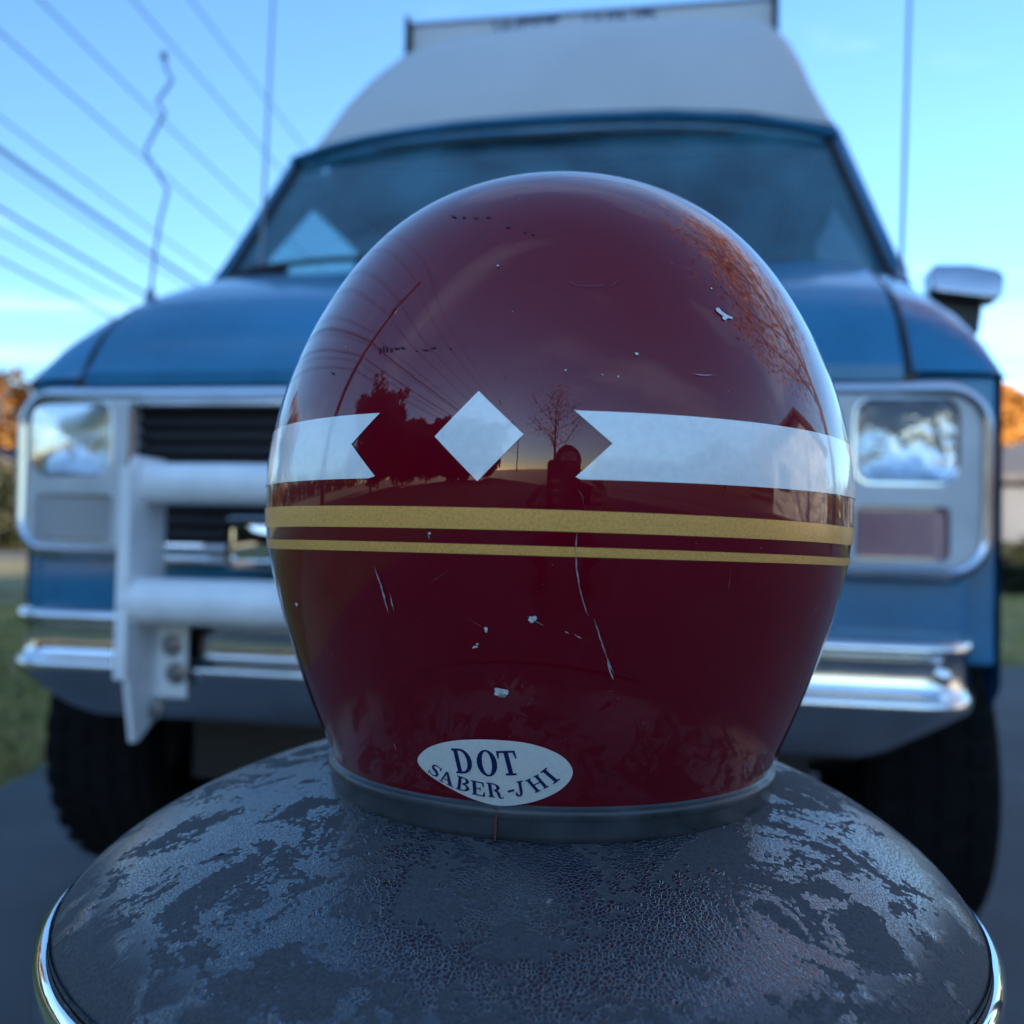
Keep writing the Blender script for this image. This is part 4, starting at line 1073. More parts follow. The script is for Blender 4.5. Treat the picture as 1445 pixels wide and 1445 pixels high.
# visor gasket
vp = []
for a in np.linspace(0, 2 * np.pi, 97):
    c, s_ = math.cos(a), math.sin(a)
    u = math.copysign(abs(c) ** .5, c) * 1.12; w = math.copysign(abs(s_) ** .5, s_) * .058 + .118
    vp.append(tuple(hel(math.pi - u if u >= 0 else -math.pi - u, w / HP_[1], -.004)))
MB().tube(vp, .0085, 8, caps=False).build('visor_gasket', M['rub'], helmet, smooth=True)
# rubber trim along the bottom edge
rows = []
for dr_, dz in ((-.004, .010), (.0004, .0016), (.0019, .0014), (.0030, .0006), (.0033, -.0008), (.0027, -.0022), (.0023, -.003), (.0020, -.0075), (.0008, -.0100), (-.002, -.0112), (-.008, -.0112), (-.012, -.008), (-.012, .006)):
    P = hel(tt, np.zeros_like(tt)); n = P[:, :2] / np.linalg.norm(P[:, :2], axis=1, keepdims=True)
    zz = max(dz, 0) / HP_[1]
    P = hel(tt, np.full_like(tt, zz)).copy(); P[:, :2] += n * dr_; P[:, 2] = dz
    rows.append(P)
grid('edge_trim', rows, M['rub'], helmet, closed_u=True, flip=True)
D = json.loads('''{"white_left_top":[[-1.0627,0.5468],[-0.8806,0.5445],[-0.6963,0.5441],[-0.5416,0.5439]],"white_left_bot":[[-1.0396,0.4546],[-0.8381,0.4571],[-0.6701,0.46],[-0.5398,0.461]],"white_left_notch":[[-0.6321,0.5046]],"white_right_top":[[-0.0074,0.5428],[0.1553,0.5432],[0.3518,0.5401],[0.596,0.5386],[0.8134,0.5392],[0.9657,0.5409]],"white_right_bot":[[-0.0007,0.4607],[0.155,0.4593],[0.3471,0.4598],[0.584,0.4575],[0.7884,0.455],[0.9707,0.4535]],"white_right_notch":[[0.0893,0.5027]],"gold_top":[[-1.0498,0.4228],[-0.7613,0.4228],[-0.4693,0.4232],[-0.3453,0.4231],[-0.0894,0.4217],[0.1575,0.4189],[0.4378,0.4144],[0.6813,0.4132],[0.9654,0.4139]],"gold_bot":[[-1.058,0.3929],[-0.7644,0.3944],[-0.4703,0.395],[-0.1951,0.3946],[0.0701,0.3939],[0.3548,0.3908],[0.5962,0.3885],[0.9881,0.3864]],"pin_top":[[-1.0714,0.3736],[-0.6736,0.3766],[-0.4721,0.3771],[-0.1951,0.3761],[0.072,0.3746],[0.3592,0.3719],[0.6039,0.3696],[0.9705,0.3669]],"pin_bot":[[-1.068,0.3596],[-0.6774,0.3631],[-0.4741,0.3638],[-0.1953,0.3641],[0.0734,0.3623],[0.3624,0.3602],[0.6095,0.3582],[0.9635,0.3554]],"diamond":[[-0.2538,0.5669],[-0.1316,0.512],[-0.2443,0.4539],[-0.3649,0.5102]],"label":[[-0.5303,0.0647],[-0.4983,0.081],[-0.4484,0.0935],[-0.3824,0.1032],[-0.3049,0.1091],[-0.2205,0.1115],[-0.1394,0.1105],[-0.0708,0.1045],[-0.0125,0.0935],[0.0221,0.0796],[0.034,0.0654],[0.0194,0.0496],[-0.0186,0.0344],[-0.0818,0.0208],[-0.1476,0.0123],[-0.2153,0.0079],[-0.2835,0.01],[-0.3647,0.0191],[-0.4448,0.0334],[-0.5049,0.0482]],"scratch":{"long_scratch":[[[0.0067,0.3923],[0.0047,0.3722],[0.0082,0.3501],[0.0198,0.3234],[0.0376,0.2963],[0.048,0.289]],1.3],"long_scratch2":[[[0.0617,0.2854],[0.0909,0.25],[0.1111,0.229],[0.1317,0.2105]],1.6],"smear":[[[0.1071,0.2289],[0.118,0.2163],[0.1311,0.2046]],4.0],"white_scratch":[[[-0.5515,0.344],[-0.5382,0.3234],[-0.5301,0.3046],[-0.5271,0.2931],[-0.5243,0.2816]],3.2],"white_scratch2":[[[-0.5091,0.3089],[-0.5059,0.2975],[-0.5036,0.2841]],2.2],"tail":[[[-0.2809,0.2821],[-0.2596,0.276],[-0.2365,0.269]],1.2],"tail2":[[[-0.1171,0.287],[-0.0963,0.2818],[-0.0696,0.2747]],1.6],"sc3":[[[-0.1214,0.162],[-0.0957,0.1776]],1.0],"sc4":[[[-0.0141,0.2679],[-0.0024,0.2653]],2.0],"sc5":[[[0.0111,0.2645],[0.0329,0.259]],1.8],"sc6":[[[-0.3799,0.3247],[-0.3473,0.3345],[-0.3181,0.3432]],0.7],"sc7":[[[0.1163,0.1877],[0.146,0.1877]],0.8],"sc8":[[[-0.617,0.0884],[-0.6166,0.0773]],2.5],"sc9":[[[-0.191,0.5883],[-0.1857,0.5773]],1.0],"sc10":[[[-0.1978,0.5574],[-0.1947,0.5475]],1.0],"sc11":[[[0.0052,0.4461],[0.0179,0.4376],[0.0202,0.4272]],1.2],"sc12":[[[-0.0298,0.7184],[-0.0045,0.7091],[0.0332,0.7086],[0.0863,0.7107]],0.8],"sc13":[[[0.1009,0.7089],[0.1295,0.7214]],1.0],"sc14":[[[0.31,0.5965],[0.342,0.5959],[0.3871,0.5979]],1.4],"sc15":[[[0.7487,0.8093],[0.7681,0.8052]],1.6],"sc16":[[[-0.3757,0.3903],[-0.3724,0.3795]],1.5],"sc17":[[[0.4312,0.3531],[0.4369,0.3177]],0.7]},"chips":[[[-0.1719,0.1821],[-0.1746,0.1789],[-0.1842,0.177],[-0.1936,0.1764],[-0.2012,0.177],[-0.2103,0.1767],[-0.2159,0.1785],[-0.2129,0.181],[-0.2112,0.183],[-0.2139,0.1871],[-0.2017,0.1877],[-0.1927,0.1865],[-0.1839,0.1863],[-0.1722,0.1854]],[[-0.0897,0.2861],[-0.0893,0.2831],[-0.0946,0.2806],[-0.0994,0.2787],[-0.1058,0.2776],[-0.1082,0.2799],[-0.1131,0.2809],[-0.1103,0.2834],[-0.1087,0.2865],[-0.1017,0.2859],[-0.0952,0.2874]],[[-0.2231,0.2682],[-0.2248,0.2656],[-0.2263,0.2628],[-0.2311,0.2635],[-0.2321,0.2667],[-0.234,0.2695],[-0.2301,0.2697],[-0.2268,0.2703]],[[-0.2518,0.2467],[-0.2538,0.2457],[-0.2568,0.2453],[-0.2603,0.2457],[-0.259,0.2472],[-0.2563,0.2478],[-0.2527,0.2481]],[[-0.2547,0.2439],[-0.2546,0.2426],[-0.2607,0.2415],[-0.2656,0.2408],[-0.2713,0.2405],[-0.2706,0.2419],[-0.2674,0.2434],[-0.2621,0.2442],[-0.2586,0.2441]],[[0.4339,0.6933],[0.4458,0.6951],[0.453,0.6904],[0.4687,0.6862],[0.4894,0.6845],[0.4897,0.6814],[0.4703,0.6812],[0.4567,0.6772],[0.4479,0.6797],[0.453,0.6831],[0.4422,0.6865],[0.4335,0.6891]],[[0.1642,0.6165],[0.1601,0.6164],[0.1568,0.6158],[0.1546,0.6172],[0.1527,0.6186],[0.1564,0.6191],[0.1603,0.6194],[0.1628,0.618]],[[-0.3684,0.3885],[-0.369,0.3874],[-0.3729,0.3871],[-0.3759,0.3879],[-0.3753,0.389],[-0.3725,0.3895],[-0.369,0.3896]],[[-0.9686,0.2795],[-0.9731,0.2769],[-0.9859,0.276],[-0.9909,0.2776],[-0.9899,0.2802],[-0.9772,0.2814],[-0.9679,0.2816]],[[0.4448,0.7237],[0.4419,0.7226],[0.4388,0.7222],[0.4382,0.7233],[0.4406,0.7246],[0.4444,0.7249]],[[-0.0281,0.593],[-0.0293,0.5918],[-0.0315,0.5922],[-0.0331,0.5929],[-0.032,0.5941],[-0.0296,0.5939]],[[0.0669,0.5887],[0.0659,0.5879],[0.0638,0.5876],[0.0633,0.5886],[0.0641,0.5894],[0.0656,0.5892]],[[0.1075,0.5867],[0.1067,0.5857],[0.1045,0.5855],[0.1034,0.5866],[0.1049,0.5875],[0.107,0.5879]],[[-0.2431,0.7413],[-0.2436,0.7399],[-0.2484,0.7405],[-0.2513,0.7415],[-0.249,0.7423],[-0.2446,0.7428]]],"dark":[[[-0.5842,0.631],[-0.5851,0.6278],[-0.586,0.6252],[-0.5893,0.6279],[-0.5924,0.6318],[-0.5936,0.6362],[-0.5909,0.6362],[-0.5879,0.6365]],[[-0.5723,0.6316],[-0.57,0.6274],[-0.5723,0.6272],[-0.5751,0.6288],[-0.5784,0.6319],[-0.5806,0.6359],[-0.5811,0.6397],[-0.5761,0.6371]],[[-0.5588,0.6318],[-0.5587,0.6291],[-0.5605,0.6276],[-0.564,0.6289],[-0.5656,0.6324],[-0.5668,0.6358],[-0.564,0.636],[-0.5609,0.635]],[[-0.5416,0.6311],[-0.5415,0.6283],[-0.5433,0.6268],[-0.5473,0.6282],[-0.549,0.6315],[-0.5496,0.6336],[-0.5483,0.6346],[-0.5454,0.6337]],[[-0.5173,0.631],[-0.5195,0.6302],[-0.5233,0.6297],[-0.5302,0.6298],[-0.5374,0.6311],[-0.5351,0.6325],[-0.5316,0.6333],[-0.5253,0.6332],[-0.5179,0.6325]],[[-0.4971,0.6311],[-0.4982,0.6294],[-0.5049,0.6296],[-0.511,0.6302],[-0.5128,0.6318],[-0.5134,0.6335],[-0.507,0.6332],[-0.5004,0.633]],[[-0.4502,0.6253],[-0.4512,0.6245],[-0.4556,0.6245],[-0.4586,0.6252],[-0.4594,0.6261],[-0.4561,0.6262],[-0.4531,0.626]],[[-0.4159,0.625],[-0.4192,0.6245],[-0.4269,0.6242],[-0.433,0.6251],[-0.4394,0.6259],[-0.4359,0.6264],[-0.428,0.6265],[-0.4186,0.6259]],[[-0.3934,0.6284],[-0.3946,0.6272],[-0.4002,0.6262],[-0.4066,0.6259],[-0.4084,0.6267],[-0.4085,0.6278],[-0.4031,0.6289],[-0.3977,0.6287]],[[-0.3432,0.6248],[-0.3453,0.6238],[-0.3494,0.6235],[-0.3519,0.6246],[-0.3526,0.6255],[-0.3498,0.6259],[-0.347,0.6255]],[[-0.48,0.8385],[-0.4811,0.8375],[-0.4921,0.8381],[-0.5055,0.8412],[-0.5189,0.8441],[-0.5091,0.8438],[-0.4964,0.8422],[-0.484,0.84]],[[-0.4303,0.8344],[-0.4331,0.8336],[-0.4398,0.8336],[-0.4476,0.8347],[-0.4508,0.8358],[-0.4505,0.8368],[-0.4441,0.8371],[-0.4368,0.8356]],[[-0.3657,0.8289],[-0.3733,0.8286],[-0.3825,0.8289],[-0.3929,0.8298],[-0.3957,0.8307],[-0.3992,0.8321],[-0.3848,0.8312],[-0.3753,0.8302]],[[-0.3209,0.8279],[-0.3225,0.8272],[-0.3283,0.8271],[-0.3366,0.8277],[-0.3421,0.829],[-0.3414,0.8302],[-0.3308,0.83],[-0.3228,0.8288]],[[-0.2325,0.8059],[-0.2331,0.8042],[-0.2403,0.8047],[-0.247,0.8047],[-0.2485,0.8064],[-0.2484,0.808],[-0.2419,0.8079],[-0.2357,0.8074]],[[-0.1705,0.7955],[-0.1728,0.7947],[-0.1763,0.794],[-0.1807,0.7949],[-0.1802,0.7963],[-0.177,0.797],[-0.172,0.797]],[[-0.1403,0.7913],[-0.1411,0.7899],[-0.1483,0.7901],[-0.1531,0.7909],[-0.1534,0.7921],[-0.1486,0.7925],[-0.1434,0.7923]],[[-0.2423,0.7418],[-0.243,0.7404],[-0.2456,0.7387],[-0.25,0.7383],[-0.2504,0.7395],[-0.2489,0.7409],[-0.2445,0.7428]],[[-0.7702,0.6088],[-0.7698,0.6074],[-0.7736,0.6064],[-0.7794,0.6082],[-0.7838,0.6096],[-0.7848,0.6114],[-0.7779,0.6107],[-0.7733,0.61]]],"seam":[[-0.2395,-0.0011]],"letters":[["D",[[[-0.36937,0.05783],[-0.35385,0.05846],[-0.35895,0.09057],[-0.37384,0.08999]],[[-0.37609,0.05419],[-0.34633,0.05539],[-0.34686,0.05873],[-0.37649,0.05754]],[[-0.38067,0.08972],[-0.35224,0.09082],[-0.3528,0.09406],[-0.38112,0.09297]],[[-0.34773,0.05534],[-0.33539,0.05678],[-0.34129,0.05975],[-0.34826,0.05868]],[[-0.33539,0.05678],[-0.32475,0.05998],[-0.33534,0.06229],[-0.34129,0.05975]],[[-0.32475,0.05998],[-0.31686,0.06461],[-0.33099,0.06606],[-0.33534,0.06229]],[[-0.31686,0.06461],[-0.31243,0.07022],[-0.32865,0.07067],[-0.33099,0.06606]],[[-0.31243,0.07022],[-0.31181,0.07625],[-0.32852,0.07566],[-0.32865,0.07067]],[[-0.31181,0.07625],[-0.31497,0.08213],[-0.33056,0.08056],[-0.32852,0.07566]],[[-0.31497,0.08213],[-0.32154,0.08727],[-0.33455,0.08489],[-0.33056,0.08056]],[[-0.32154,0.08727],[-0.33085,0.09119],[-0.34008,0.08822],[-0.33455,0.08489]],[[-0.33085,0.09119],[-0.34206,0.09351],[-0.34662,0.09025],[-0.34008,0.08822]],[[-0.34206,0.09351],[-0.35414,0.09401],[-0.35358,0.09077],[-0.34662,0.09025]]]],["O",[[[-0.22242,0.07635],[-0.22552,0.08337],[-0.24245,0.08195],[-0.24071,0.07585]],[[-0.22552,0.08337],[-0.23238,0.08939],[-0.24598,0.08723],[-0.24245,0.08195]],[[-0.23238,0.08939],[-0.24215,0.09371],[-0.25088,0.09107],[-0.24598,0.08723]],[[-0.24215,0.09371],[-0.2537,0.09582],[-0.25655,0.09302],[-0.25088,0.09107]],[[-0.2537,0.09582],[-0.26576,0.09547],[-0.26236,0.09285],[-0.25655,0.09302]],[[-0.26576,0.09547],[-0.27698,0.09269],[-0.26765,0.09057],[-0.26236,0.09285]],[[-0.27698,0.09269],[-0.28608,0.0878],[-0.27181,0.08646],[-0.26765,0.09057]],[[-0.28608,0.0878],[-0.29195,0.08138],[-0.27436,0.08099],[-0.27181,0.08646]],[[-0.29195,0.08138],[-0.2938,0.07419],[-0.27496,0.07481],[-0.27436,0.08099]],[[-0.2938,0.07419],[-0.29128,0.06711],[-0.27348,0.06866],[-0.27496,0.07481]],[[-0.29128,0.06711],[-0.28458,0.061],[-0.27006,0.0633],[-0.27348,0.06866]],[[-0.28458,0.061],[-0.27449,0.0566],[-0.26509,0.05938],[-0.27006,0.0633]],[[-0.27449,0.0566],[-0.26227,0.05448],[-0.25918,0.05739],[-0.26509,0.05938]],[[-0.26227,0.05448],[-0.24952,0.05487],[-0.25309,0.05757],[-0.25918,0.05739]],[[-0.24952,0.05487],[-0.23791,0.05773],[-0.2476,0.05991],[-0.25309,0.05757]],[[-0.23791,0.05773],[-0.22889,0.06271],[-0.24341,0.06411],[-0.2476,0.05991]],[[-0.22889,0.06271],[-0.22355,0.06918],[-0.24103,0.06965],[-0.24341,0.06411]],[[-0.22355,0.06918],[-0.22242,0.07635],[-0.24071,0.07585],[-0.24103,0.06965]]]],["T",[[[-0.18457,0.06173],[-0.16872,0.06235],[-0.18271,0.09356],[-0.19796,0.09297]],[[-0.19383,0.05806],[-0.15667,0.05949],[-0.1582,0.06274],[-0.19521,0.06131]],[[-0.22233,0.09197],[-0.15875,0.09445],[-0.16023,0.0976],[-0.22357,0.09513]],[[-0.22233,0.09197],[-0.21888,0.08321],[-0.21497,0.08337],[-0.21332,0.09235]],[[-0.15875,0.09445],[-0.16755,0.09413],[-0.15843,0.08557],[-0.15462,0.08571]]]],["S",[[[-0.44105,0.05555],[-0.44099,0.05851],[-0.43783,0.05928],[-0.43807,0.05575]],[[-0.44099,0.05851],[-0.44925,0.0613],[-0.44672,0.06288],[-0.43783,0.05928]],[[-0.44925,0.0613],[-0.45988,0.0613],[-0.46009,0.06409],[-0.44672,0.06288]],[[-0.45988,0.0613],[-0.4626,0.06007],[-0.472,0.06077],[-0.46009,0.06409]],[[-0.4626,0.06007],[-0.46072,0.05798],[-0.47122,0.05569],[-0.472,0.06077]],[[-0.46072,0.05798],[-0.45325,0.05414],[-0.46441,0.05142],[-0.47122,0.05569]],[[-0.45325,0.05414],[-0.44994,0.0492],[-0.46109,0.04884],[-0.46441,0.05142]],[[-0.44994,0.0492],[-0.4598,0.04423],[-0.4624,0.0475],[-0.46109,0.04884]],[[-0.4598,0.04423],[-0.47479,0.0448],[-0.4725,0.0467],[-0.4624,0.0475]],[[-0.47479,0.0448],[-0.48594,0.04754],[-0.48224,0.04857],[-0.4725,0.0467]],[[-0.48594,0.04754],[-0.48727,0.0525],[-0.48415,0.0529],[-0.48224,0.04857]],[[-0.43409,0.06012],[-0.43092,0.05945],[-0.43954,0.05377],[-0.44194,0.05427]],[[-0.49605,0.04895],[-0.49271,0.0483],[-0.48313,0.0541],[-0.4856,0.05459]]]],["A",[[[-0.44757,0.03999],[-0.44337,0.03925],[-0.41472,0.05149],[-0.4143,0.05506],[-0.41632,0.05544]],[[-0.41632,0.05544],[-0.40825,0.05393],[-0.40489,0.03228],[-0.41939,0.03494]],[[-0.4356,0.04287],[-0.41184,0.03854],[-0.41059,0.04016],[-0.43429,0.04449]],[[-0.45429,0.03918],[-0.43748,0.03621],[-0.43605,0.03794],[-0.45281,0.04091]],[[-0.42598,0.03415],[-0.40207,0.02979],[-0.40075,0.03152],[-0.42459,0.03588]]]],["B",[[[-0.38509,0.03026],[-0.37296,0.02928],[-0.35883,0.0479],[-0.37054,0.0489]],[[-0.39196,0.02875],[-0.36973,0.02696],[-0.36824,0.02889],[-0.39038,0.03068]],[[-0.37566,0.04934],[-0.35427,0.0475],[-0.3529,0.04939],[-0.37421,0.05123]],[[-0.36111,0.03824],[-0.35067,0.03793],[-0.3546,0.03999],[-0.35977,0.04003]],[[-0.35067,0.03793],[-0.34154,0.03878],[-0.34991,0.0407],[-0.3546,0.03999]],[[-0.34154,0.03878],[-0.33554,0.04062],[-0.34664,0.04203],[-0.34991,0.0407]],[[-0.33554,0.04062],[-0.33381,0.0431],[-0.34543,0.04372],[-0.34664,0.04203]],[[-0.33381,0.0431],[-0.33664,0.04572],[-0.3465,0.04542],[-0.34543,0.04372]],[[-0.33664,0.04572],[-0.34344,0.04796],[-0.34962,0.04681],[-0.3465,0.04542]],[[-0.34344,0.04796],[-0.3529,0.04939],[-0.35418,0.04761],[-0.34962,0.04681]],[[-0.36973,0.02696],[-0.35675,0.02653],[-0.36118,0.02863],[-0.36832,0.02878]],[[-0.35675,0.02653],[-0.34552,0.02737],[-0.35484,0.02937],[-0.36118,0.02863]],[[-0.34552,0.02737],[-0.33825,0.02933],[-0.35056,0.03083],[-0.35484,0.02937]],[[-0.33825,0.02933],[-0.33632,0.03203],[-0.34916,0.03273],[-0.35056,0.03083]],[[-0.33632,0.03203],[-0.34004,0.03494],[-0.35089,0.0347],[-0.34916,0.03273]],[[-0.34004,0.03494],[-0.34863,0.03748],[-0.35539,0.03635],[-0.35089,0.0347]],[[-0.34863,0.03748],[-0.36044,0.03914],[-0.36179,0.03734],[-0.35539,0.03635]]]],["E",[[[-0.32441,0.02478],[-0.31122,0.02413],[-0.30747,0.0434],[-0.32027,0.04406]],[[-0.33018,0.02303],[-0.28016,0.02051],[-0.27985,0.0225],[-0.32971,0.02503]],[[-0.32541,0.04431],[-0.27854,0.04183],[-0.27826,0.04378],[-0.32499,0.04627]],[[-0.30948,0.03288],[-0.29551,0.03215],[-0.29519,0.03401],[-0.30912,0.03473]],[[-0.29695,0.02988],[-0.29333,0.02969],[-0.29223,0.03619],[-0.29581,0.03638]],[[-0.27985,0.0225],[-0.2887,0.02298],[-0.28263,0.02818],[-0.27799,0.02793]],[[-0.27854,0.04183],[-0.2783,0.03636],[-0.28237,0.03658],[-0.28663,0.04228]]]],["R",[[[-0.26117,0.02321],[-0.24836,0.02296],[-0.25062,0.04236],[-0.26307,0.04262]],[[-0.26566,0.02129],[-0.24232,0.02084],[-0.24257,0.02284],[-0.26584,0.0233]],[[-0.26761,0.04271],[-0.24498,0.04224],[-0.24523,0.04421],[-0.26779,0.04468]],[[-0.24372,0.03211],[-0.23341,0.03248],[-0.23906,0.03429],[-0.24395,0.03398]],[[-0.23341,0.03248],[-0.22536,0.03397],[-0.23527,0.03537],[-0.23906,0.03429]],[[-0.22536,0.03397],[-0.22116,0.03629],[-0.23332,0.037],[-0.23527,0.03537]],[[-0.22116,0.03629],[-0.22158,0.03898],[-0.23358,0.03886],[-0.23332,0.037]],[[-0.22158,0.03898],[-0.2265,0.04151],[-0.23599,0.04059],[-0.23358,0.03886]],[[-0.2265,0.04151],[-0.23493,0.04338],[-0.24006,0.04183],[-0.23599,0.04059]],[[-0.23493,0.04338],[-0.24523,0.04421],[-0.245,0.04236],[-0.24006,0.04183]],[[-0.24233,0.03347],[-0.23149,0.03325],[-0.23535,0.03005],[-0.24294,0.03165]],[[-0.23149,0.03325],[-0.22228,0.02977],[-0.23243,0.02811],[-0.23535,0.03005]],[[-0.22228,0.02977],[-0.22019,0.02562],[-0.23112,0.0247],[-0.23243,0.02811]],[[-0.22019,0.02562],[-0.21871,0.02285],[-0.22462,0.02025],[-0.23112,0.0247]],[[-0.21871,0.02285],[-0.21547,0.02183],[-0.21388,0.01999],[-0.22462,0.02025]],[[-0.21547,0.02183],[-0.20909,0.02335],[-0.20721,0.02237],[-0.21388,0.01999]]]],["-",[[[-0.19142,0.03081],[-0.16785,0.03417],[-0.16895,0.03723],[-0.19242,0.03388]]]],["J",[[[-0.14861,0.03198],[-0.13806,0.03325],[-0.14258,0.04921],[-0.1529,0.04796]],[[-0.15912,0.0472],[-0.13573,0.05004],[-0.13632,0.05207],[-0.15964,0.04923]],[[-0.16102,0.02734],[-0.15747,0.02601],[-0.15115,0.02815],[-0.15199,0.02932]],[[-0.15747,0.02601],[-0.15296,0.02546],[-0.15024,0.02747],[-0.15115,0.02815]],[[-0.15296,0.02546],[-0.14815,0.02578],[-0.1494,0.02738],[-0.15024,0.02747]],[[-0.14815,0.02578],[-0.14371,0.02692],[-0.14875,0.0279],[-0.1494,0.02738]],[[-0.14371,0.02692],[-0.14027,0.02872],[-0.14838,0.02894],[-0.14875,0.0279]],[[-0.14027,0.02872],[-0.1383,0.03093],[-0.14833,0.03036],[-0.14838,0.02894]],[[-0.1383,0.03093],[-0.13806,0.03325],[-0.14861,0.03198],[-0.14833,0.03036]],[[-0.16463,0.02878],[-0.16251,0.03204],[-0.15671,0.03224],[-0.15583,0.02885],[-0.15973,0.02687]]]],["H",[[[-0.09113,0.03545],[-0.08079,0.03789],[-0.11181,0.05361],[-0.12207,0.05117]],[[-0.0622,0.04227],[-0.05209,0.04466],[-0.08338,0.06038],[-0.09339,0.05799]],[[-0.09168,0.03293],[-0.07379,0.03714],[-0.07705,0.03877],[-0.09492,0.03456]],[[-0.06263,0.03977],[-0.04514,0.0439],[-0.04843,0.04552],[-0.0659,0.0414]],[[-0.12582,0.05028],[-0.1081,0.05449],[-0.11121,0.05608],[-0.12891,0.05188]],[[-0.09705,0.05712],[-0.07976,0.06124],[-0.0829,0.06284],[-0.10017,0.05871]],[[-0.09497,0.04503],[-0.07646,0.04941],[-0.07947,0.05093],[-0.09796,0.04654]]]],["I",[[[-0.02681,0.05169],[-0.01751,0.05526],[-0.05752,0.07028],[-0.06684,0.06672]],[[-0.02858,0.04785],[-0.00744,0.05596],[-0.01164,0.05751],[-0.03278,0.04941]],[[-0.07281,0.06445],[-0.05165,0.07253],[-0.05565,0.07404],[-0.07682,0.06597]]]]]}''')
# ---- decals: thin pieces laid on the shell in (azimuth, height) coordinates
KU, KV = .118, HP_[1]
def decal(name, loop, m, parent, off=.00035, step=.004, label=None, holes=()):
    pts = []
    for i in range(len(loop)):
        a, b = np.array(loop[i]) * (KU, KV), np.array(loop[(i + 1) % len(loop)]) * (KU, KV)
        n = max(1, int(np.linalg.norm(b - a) / step))
        for k in range(n): pts.append(tuple(a + (b - a) * k / n))
    n = len(pts); arr = np.array(pts)
    ins = []
    if step:
        x0, y0 = arr.min(0); x1, y1 = arr.max(0)
        def inside(x, y):
            c = False
            for i in range(n):
                ax, ay = pts[i]; bx, by = pts[i - 1]
                if (ay > y) != (by > y) and x < (bx - ax) * (y - ay) / (by - ay) + ax: c = not c
            return c
        if (x1 - x0) > step * 1.5 or (y1 - y0) > step * 1.5:
            for x in np.arange(x0 + step / 2, x1, step):
                for y in np.arange(y0 + step / 2, y1, step):
                    if inside(x, y) and np.min(np.hypot(arr[:, 0] - x, arr[:, 1] - y)) > step * .3: ins.append((float(x), float(y)))
    vs = [Vector(p) for p in pts + ins]
    v, e, f, *_ = delaunay_2d_cdt(vs, [(i, (i + 1) % n) for i in range(n)], [], 1, 1e-9)
    uv = np.array([(p.x / KU, p.y / KV) for p in v])
    P = hel(uv[:, 0], uv[:, 1], off)
    o = mesh(name, P, [tuple(q) for q in f], m, parent, True, label)
    fix_out(o)
    return o
def fix_out(o):
    bm = bmesh.new(); bm.from_mesh(o.data)
    for f in bm.faces:
        if f.normal.dot(f.calc_center_median() - Vector((0, 0, .1))) < 0: f.normal_flip()
    bm.to_mesh(o.data); bm.free()
def band(name, top, bot, m, parent, off=.0003, label=None, t_range=None, nv=6):
    t0, t1 = t_range or (min(top[0][0], bot[0][0]), max(top[-1][0], bot[-1][0]))
    n = int((t1 - t0) / .02) + 2
    T = np.linspace(t0, t1, n)
    a = np.interp(T, [p[0] for p in bot], [p[1] for p in bot]); b = np.interp(T, [p[0] for p in top], [p[1] for p in top])
    V = np.linspace(0, 1, nv)[:, None]
    o = grid(name, hel(np.broadcast_to(T, (nv, n)), a * (1 - V) + b * V, off), m, parent)
    fix_out(o)
    return o
SIDE = 1.95
def smooth_pts(p, deg=2):
    p = np.array(p); c = np.polyfit(p[:, 0], p[:, 1], deg)
    return lambda t: float(np.polyval(c, np.clip(t, -1.05, 1.0)))
def sband(name, top, bot, m, off, nv=5):
    ft, fb = smooth_pts(top), smooth_pts(bot); T = np.linspace(-SIDE, SIDE, 130)
    return band(name, [(t, ft(t)) for t in T], [(t, fb(t)) for t in T], m, helmet, off, nv=nv)
sband('gold_stripe', D['gold_top'], D['gold_bot'], M['gold'], .0003)
sband('gold_pinstripe', D['pin_top'], D['pin_bot'], M['gold'], .0003)
ft, fb = smooth_pts(D['white_left_top'] + D['white_right_top'], 1), smooth_pts(D['white_left_bot'] + D['white_right_bot'], 1)
tl, bl_, nl = D['white_left_top'][-1], D['white_left_bot'][-1], D['white_left_notch'][0]
Tl = np.linspace(-SIDE, tl[0] - .02, 30)
decal('white_stripe', [(t, ft(t)) for t in Tl] + [tuple(tl), tuple(nl), tuple(bl_)] + [(t, fb(t)) for t in Tl[::-1]], M['sticker'], helmet)
tr_, br_, nr = D['white_right_top'][0], D['white_right_bot'][0], D['white_right_notch'][0]
Tr = np.linspace(tr_[0] + .02, SIDE, 30)
decal('white_stripe', [(t, ft(t)) for t in Tr[::-1]] + [tuple(tr_), tuple(nr), tuple(br_)] + [(t, fb(t)) for t in Tr], M['sticker'], helmet)
decal('white_diamond', [tuple(p) for p in D['diamond']], M['sticker'], helmet)
def smooth_loop(lp, k=5):
    o = []; n = len(lp)
    for i in range(n):
        p0, p1, p2, p3 = (np.array(lp[(i + d) % n]) for d in (-1, 0, 1, 2))
        for j in range(k):
            t = j / k
            o.append(tuple(.5 * (2 * p1 + (p2 - p0) * t + (2 * p0 - 5 * p1 + 4 * p2 - p3) * t * t + (3 * p1 - p0 - 3 * p2 + p3) * t ** 3)))
    return o
lab = decal('oval_label', smooth_loop(D['label']), M['label'], helmet, off=.0004, step=.003)
lay = 0
for c, polys in D['letters']:
    mb = MB()
    for k, q in enumerate(polys):
        q = np.array(q); mb.add(hel(q[:, 0], q[:, 1], .00055 + .000012 * (k % 5)), [tuple(range(len(q)))])
    o = mesh('letter', mb.v, mb.f, M['ink'], lab); fix_out(o)
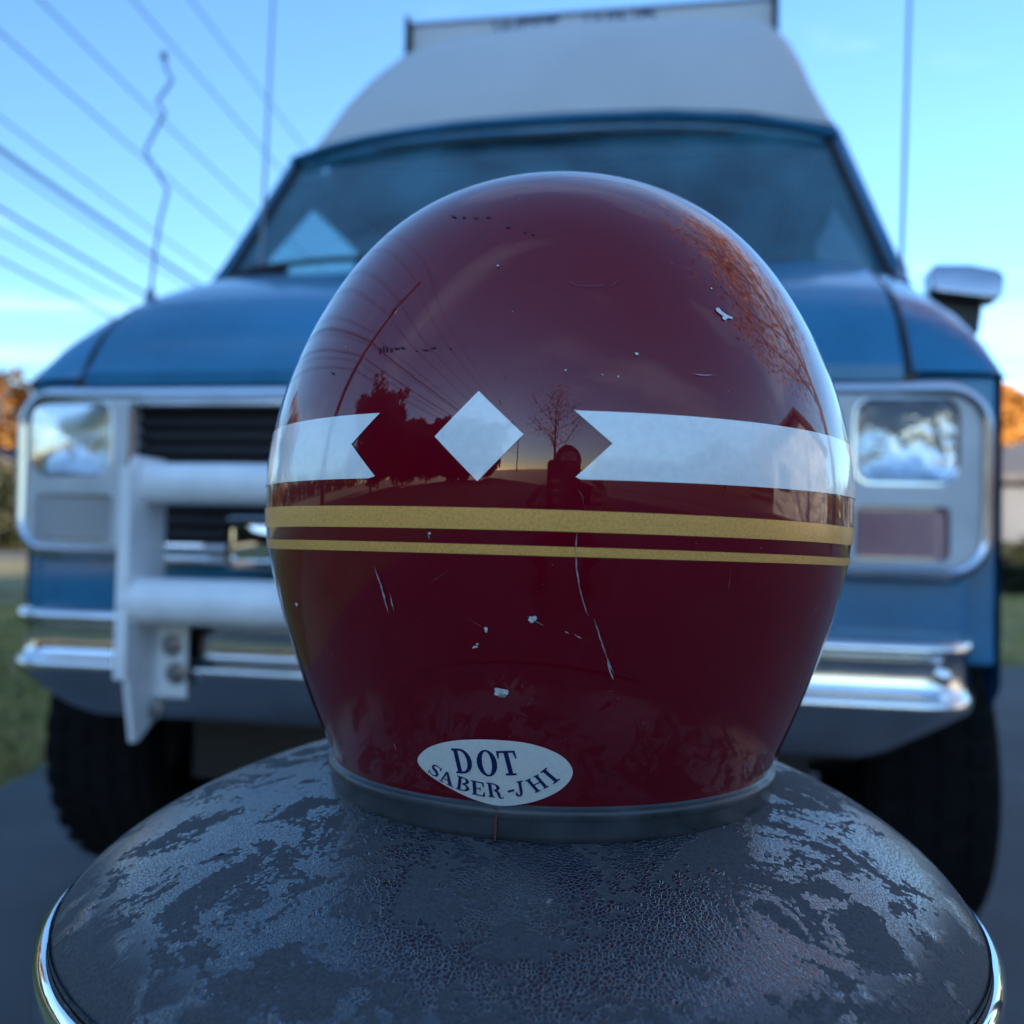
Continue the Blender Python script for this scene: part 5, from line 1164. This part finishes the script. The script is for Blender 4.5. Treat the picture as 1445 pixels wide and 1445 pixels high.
for k, q in enumerate(D['chips']):
    o = decal('paint_chip', [tuple(p) for p in q], M['chip'], helmet, off=.00042, step=.003)
    if k == 0:
        decal('chip_edge', [tuple(np.array(q).mean(0) + (np.array(p) - np.array(q).mean(0)) * .55 + np.array((.004, -.004))) for p in q], M['scr'], o, off=.0006, step=.003)
for q in D['dark']: decal('scuff_mark', [tuple(p) for p in q], M['dark'], helmet, off=.0003, step=.003)
for name, (pts, w) in D['scratch'].items():
    p = np.array(pts) * (KU, KV); ww = w * .000235
    # resample with ragged width
    seg = np.linalg.norm(np.diff(p, axis=0), axis=1); s_ = np.concatenate([[0], np.cumsum(seg)])
    n = max(6, int(s_[-1] / .0012)); q = np.linspace(0, s_[-1], n)
    pp = np.stack([np.interp(q, s_, p[:, 0]), np.interp(q, s_, p[:, 1])], 1) + rng.normal(0, ww * .12, (n, 2))
    t = np.gradient(pp, axis=0); t /= np.linalg.norm(t, axis=1, keepdims=True) + 1e-12; nn = np.stack([-t[:, 1], t[:, 0]], 1)
    wd = ww * .5 * rng.uniform(.35, 1.2, n) * np.minimum(1, np.minimum(np.arange(n) + .3, n - .7 - np.arange(n)) / 2.5)
    A, B = (pp + nn * wd[:, None]) / (KU, KV), (pp - nn * wd[:, None]) / (KU, KV)
    V = np.concatenate([hel(A[:, 0], A[:, 1], .0005), hel(B[:, 0], B[:, 1], .0005)])
    o = mesh('scratch', V, [(i, i + 1, n + i + 1, n + i) for i in range(n - 1)], M['scr'] if w >= 1.3 else M['faint'], helmet, True)
    fix_out(o)
# joint of the rubber trim under the label
sx = D['seam'][0][0]
P0 = hel(sx, 0.0)
nv = np.array([P0[0], P0[1], 0]); nv /= np.linalg.norm(nv); tv = np.array([-nv[1], nv[0], 0])
sm_ = MB()
pr = [(-.0006, .0018), (.0012, .0016), (.0011, -.002), (.0006, -.006), (.0003, -.0098), (-.0002, -.0098), (-.0006, -.003)]
sm_.add([P0 + nv * (.0034 if z > -.003 else .0026) + tv * a + np.array([0, 0, z]) for a, z in pr], [tuple(range(len(pr)))])
sm_.build('trim_joint', M['rust'], helmet)
